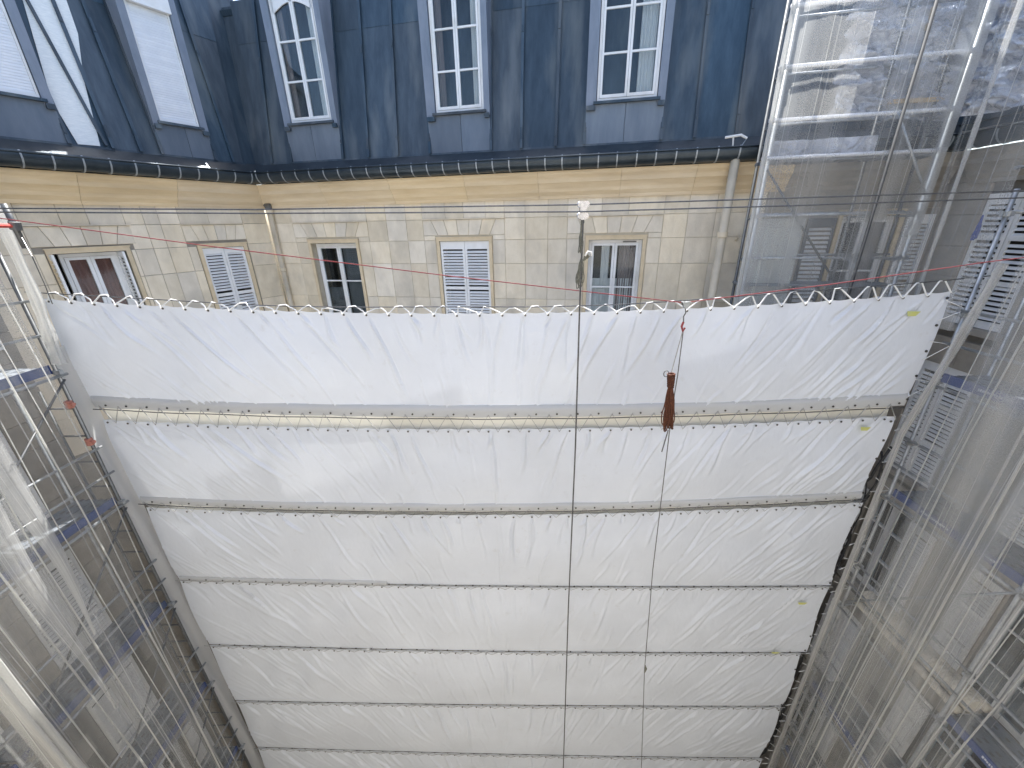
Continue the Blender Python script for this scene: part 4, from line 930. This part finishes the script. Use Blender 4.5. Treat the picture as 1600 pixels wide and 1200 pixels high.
# crinkled plastic film over the right-hand roof, with its timber battens
def film(name, pts, z0f, z1f, label, seed, amp=.30):
    r = np.random.default_rng(seed); from mathutils import noise as mn
    P = [Vector((p[0],p[1],0)) for p in pts]; L = [0]
    for a, b in zip(P, P[1:]): L.append(L[-1]+(b-a).length)
    n = 240; m_ = 150; mb = MB()
    for i in range(n+1):
        l_ = L[-1]*i/n; k = max(j for j in range(len(L)-1) if L[j] <= l_+1e-9); q = (l_-L[k])/(L[k+1]-L[k]); p = P[k].lerp(P[k+1], q)
        d = (P[k+1]-P[k]).normalized(); nn = Vector((d.y,-d.x,0))
        for j in range(m_+1):
            v = j/m_; z = z0f(l_/L[-1])+(z1f-z0f(l_/L[-1]))*v
            t = Vector((l_*1.3+seed, z*3.6+l_*.9, 0)); h = 0; a_ = 1
            for oc in range(5): h += a_*(1-2.2*abs(mn.noise(t))); t = t*2.0+Vector((3.1,1.7,.4)); a_ *= .56
            mb.v.append(p+nn*(h*amp*.6)+Vector((0,0,z))+Vector((0,0,-.35*math.sin(l_/L[-1]*math.pi)*(1-v)*.5)))
    mb.f = [(i*(m_+1)+j, (i+1)*(m_+1)+j, (i+1)*(m_+1)+j+1, i*(m_+1)+j+1) for i in range(n) for j in range(m_)]
    loc = Vector((P[1].x, P[1].y, z0f(.5))); me = mesh_of(name, mb, M['film'], loc, True, recalc=False)
    o = bpy.data.objects.new(name, me); COL.objects.link(o); o.location = loc; o['label'] = label; o['category'] = 'sheeting'; return o
f0, f1 = FA.p(11.5,.05,0), FA.p(13.1,.0,0)
film('plastic_sheet', [(f0.x,f0.y),(f1.x,f1.y),(7.25,5.9),(7.35,3.6),(7.35,1.5)], lambda u: 1.5 if u < .5 else 1.5+.25*(u-.5)*2, 4.2, 'crinkled clear plastic film over the right roof in the top right corner', 31)
FRo = Fr((7.2,0,0),(0,1,0),(-1,0,0))
BT = [((1447,48),(1458,12),'short vertical timber batten on the film by the dark post'), ((1587,20),(1592,-25),'timber batten at the very top edge of the film'), ((1585,78),(1640,45),'slanting timber batten upper of the two at the right edge'),
      ((1577,120),(1640,62),'long slanting timber batten lower of the two at the right edge'), ((1386,160),(1510,153),'level yellow timber batten along the foot of the film')]
for (p_, q_, lab) in BT:
    fr = FRo if p_[0] > 1500 else Fr(FA.p(0,.28,0), FA.d, FA.n); a_, b_ = fr.P3(*p_), fr.P3(*q_); d = (b_-a_).normalized(); u_ = d.cross(fr.n).normalized()
    mb = MB(); mb.box(Fr(a_, d, fr.n, u_), 0, (b_-a_).length, 0, .03, -.03, .03); solo('timber_batten', mb, M['wood'], lab, 'batten', a_, 'timber battens holding the film')

# ------------------------------------------------------------------ cables, pulleys, ropes
FC = Fr((0, 5.0, 0), (1, 0, 0), (0, -1, 0))
def P5(x, y, o=0): return FC.P3(x, y, o)
def line(pts, k=14):
    out = []
    for a, b in zip(pts, pts[1:]): out += [a.lerp(b, i/k) for i in range(k)]
    return out+[pts[-1]]
solo('steel_cable', MB().tube(line([P5(-420,322), P5(0,325.5), P5(400,327.5), P5(905,320), P5(1250,309), P5(1600,298), P5(1900,287)]), .0085, 6), M['steel_wire'], 'upper of the two grey cables strung across the whole court', 'cable', P5(800,322), 'cables strung across the court')
solo('steel_cable', MB().tube(line([P5(-420,329,.1), P5(0,331.5,.1), P5(400,333.5,.1), P5(905,331,.1), P5(1250,321,.1), P5(1600,309,.1), P5(1900,299,.1)]), .0085, 6), M['steel_wire'], 'lower of the two grey cables strung across the whole court', 'cable', P5(800,333), 'cables strung across the court')
solo('red_cord', MB().tube(line([P5(-60,334,-.3), P5(8,342,-.3), P5(330,385), P5(700,431), P5(1068,473), P5(1300,444), P5(1545,409), P5(1620,400)]), .0062, 6), M['redrope'], 'thin dark red cord sloping down to the small pulley and up again', 'cord', P5(800,440))
# first pulley: two wheels in bright cheeks
pc = P5(911,326,.05)
pl = thing('pulley_block', 'bright double-wheel pulley riding on the two grey cables', 'pulley', pc-Vector((0,0,.12)))
for (dz, dx) in ((.045,0), (-.075,0)):
    for sx in (-.032,.032):
        c = pc+Vector((sx+dx, 0, dz)); part('wheel', MB().tube([c+Vector((0,-.03,0)), c+Vector((0,-.012,0)), c+Vector((0,.012,0)), c+Vector((0,.03,0))], [.034,.024,.024,.034], 16), M['chrome'], pl, smooth=False)
mb = MB()
for oy in (-.038,.033): mb.box8([pc+Vector((x,oy+dy,z)) for z, dy, xs in ((-.12,0,1),(.075,0,1)) for (x, dy) in ((-.045*(1 if z > 0 else .5),0),(.045*(1 if z > 0 else .5),0),(.045*(1 if z > 0 else .5),.005),(-.045*(1 if z > 0 else .5),.005))])
part('cheek_plate', mb, M['chrome'], pl)
part('shackle', MB().tube([pc+Vector((.018*math.sin(q*.63), 0, -.14-.03*math.cos(q*.63))) for q in range(11)], .006, 6), M['galvdark'], pl)
def hank(pts, n, w_, r_, seed, depth=.5, taper=True):
    """coil of rope hung in narrow loops round a spine, spreading downwards"""
    q = random.Random(seed); mb = MB(); a, b = pts; L = (b-a).length; d = (b-a).normalized(); e = Vector((1,0,0)); e = (e-d*e.dot(d)).normalized(); f = d.cross(e)
    for i in range(n):
        ph = q.uniform(-.9,.9); ll = L*q.uniform(.80,1.0); c0 = (i/(n-1)-.5)*1.5*w_+q.uniform(-.1,.1)*w_; half = w_*q.uniform(.22,.45); pts2 = []; wob = q.uniform(0,6)
        for k in range(29):
            t = k/28*2*math.pi; y = (1-math.cos(t))/2; g = (y**1.1 if taper else .6+.4*y)
            x = c0*g+math.sin(t)*half*(.3+.9*y)+.004*math.sin(y*14+wob); z_ = (math.sin(t)*.5+math.sin(y*5+wob)*.4)*w_*depth*g
            pts2.append(a+d*(y*ll)+e*x+f*z_)
        mb.tube(pts2, r_, 6)
    return mb
rp = thing('rope_hank', 'greenish grey rope bunched in knots and loops under the bright pulley', 'rope', P5(903,452,.05))
part('upper_loops', hank((P5(909,345,.05), P5(907,400,.05)), 6, .028, .005, 3), M['greyrope'], rp, smooth=True)
part('lower_loops', hank((P5(909,398,.05), P5(904,452,.05)), 7, .05, .0055, 4), M['greyrope'], rp, smooth=True)
part('side_knot', hank((P5(910,408,.05), P5(921,396,.05)), 5, .03, .006, 5), M['greyrope'], rp, smooth=True)
part('pale_end', MB().tube([P5(914,400,.07), P5(919,393,.07), P5(924,394,.07), P5(924,400,.07)], .012, 6), M['whitecord'], rp, smooth=True)
solo('hoist_wire', MB().tube(line([P5(911,342,.05), P5(906,470,.05), P5(899,700,.05), P5(888,950,.05), P5(880,1205,.05), P5(876,1400,.05)], 6), .0115, 6), M['steel_wire'], 'long dark wire hanging from the bright pulley down across the sheets', 'wire', P5(876,1400,.05))
# second pulley and its brown rope coil
p2 = P5(1072,474,.03)
pl = thing('pulley_block', 'small dark pulley and hook at the lowest point of the red cord', 'pulley', p2-Vector((0,0,.3)))
for sx in (-.03, .03): part('wheel', MB().tube([p2+Vector((sx,-.02,0)), p2+Vector((sx,.02,0))], .026, 12), M['galvdark'], pl)
part('cheek_plate', MB().box8([p2+Vector((x,-.025,z)) for z in (-.06,.02) for x in (-.045 if z > 0 else -.015,)]*0+[p2+Vector(v) for v in ((-.02,-.03,-.06),(.02,-.03,-.06),(.02,.03,-.06),(-.02,.03,-.06),(-.055,-.03,.02),(.055,-.03,.02),(.055,.03,.02),(-.055,.03,.02))]), M['galv'], pl)
q0, q1 = P5(1071,482,.03), P5(1068,503,.03)
part('chain', MB().tube([q0, q0.lerp(q1,.3)+Vector((.012,0,0)), q0.lerp(q1,.6)-Vector((.01,0,0)), q1], .008, 6), M['galvdark'], pl)
part('hook', MB().tube([q1, P5(1065,510,.03), P5(1067,518,.03), P5(1070,512,.03)], .014, 6), M['redrope'], pl)
ra, rb_, rc = P5(1067,516,.03), P5(1049,582,.03), P5(1044,672,.03)
rc_ = thing('rope_coil', 'hank of rust-brown rope hanging in front of the top sheet', 'rope', rc)
part('spine', hank((rb_, rc), 11, .062, .0085, 8, depth=.8), M['brownrope'], rc_, smooth=True)
part('tail_loops', hank((rb_.lerp(rc,.06), rc+Vector((0,0,-.03))), 7, .085, .008, 9, depth=.8), M['brownrope'], rc_, smooth=True)
mb = MB(); dd = (rc-rb_).normalized()
for k in range(9):
    c = rb_.lerp(rc, .03+k*.026); mb.tube([c+Vector(((.050-.0016*k)*math.cos(t*.7), .040*math.sin(t*.7), .006*math.sin(t+k))) for t in range(10)], .011, 6)
part('binding_turns', mb, M['brownrope'], rc_, smooth=True)
lc = P5(1041,584,.03); part('side_loop', MB().tube([lc+Vector((.034*math.cos(t*.52), 0, .045*math.sin(t*.52))) for t in range(13)], .0065, 6), M['galvdark'], rc_, smooth=True)
part('hanging_strand', MB().tube([ra, rb_], .0065, 6), M['greycord'], rc_); part('loose_end', MB().tube([rc, P5(1034,706,.03)], .008, 6), M['steel_wire'], rc_)
solo('hoist_rope', MB().tube(line([ra+Vector((.005,0,0)), P5(1059,585,.03), P5(1050,640,.03), P5(1043,700,.03), P5(1020,890,.03), P5(1008,1035,.03), P5(1007,1045,.03), P5(1002,1205,.03), P5(998,1400,.03)], 5), .0068, 6), M['steel_wire'], 'thin grey line hanging from the small pulley past the brown coil', 'rope', P5(998,1400,.03))
solo('rope_knot', MB().tube([P5(1008,1040,.03), P5(1009,1045,.03), P5(1007,1051,.03)], [.012,.024,.01], 8), M['greyrope'], 'little knot low on the thin hanging line', 'knot', P5(1007,1051,.03))

# cords from the right edge of the sheets to the post
mb = MB(); zz = -1.1
rgt = thing('edge_lacing', 'pale cords zigzagging from the sheet edges to the right scaffold post', 'cord', (6.5, 5.7, -15))
for k in range(22):
    z = -1.15-k*.62; part('cord', MB().tube([FT.p(TW-.06,.04,z), Vector((XR,5.62,z-.12+.1*math.sin(k))), FT.p(TW-.06,.04,z-.30)], .0065, 5), M['whitecord'], rgt)
q = random.Random(5); dk_ = thing('cable_bundle', 'dark tangle of cables and torn netting in the gap right of the lower sheets', 'cables', (6.45, 6.0, -15.5))
for k in range(16):
    pts = []; z = -3.0-q.uniform(0,6); a_ = q.uniform(0,6)
    ze = max(-15.5, z-q.uniform(3.5,7))
    while z > ze: pts.append(Vector((6.52+.10*math.sin(z*2.3+a_)+q.uniform(-.04,.04), 5.98+.08*math.cos(z*1.7+a_), z))); z -= .22
    part('cable', MB().tube(pts, q.uniform(.010,.03), 6), M['blackpost'], dk_, smooth=True)
# black debris-like wiring and blue strap in the open gap on the right
bs = FR.P3(1530, 352, .2)
solo('blue_strap', hank((bs+Vector((0,0,.15)), bs-Vector((0,0,.25))), 5, .045, .008, 12), M['bluecloth'], 'blue strap tied in the gap between the right-hand nets', 'strap', bs-Vector((0,0,.3)), smooth=True)
cb = P5(60,372,-1.2)
solo('loose_wire', MB().tube([FLo.P3(28,360,.3), P5(50,400,-.6), P5(70,445,-.9), P5(82,475,-1.0)], .006, 5), M['steel_wire'], 'thin loose wire curving down from the dark tube end at the left', 'wire', P5(82,475,-1.0))
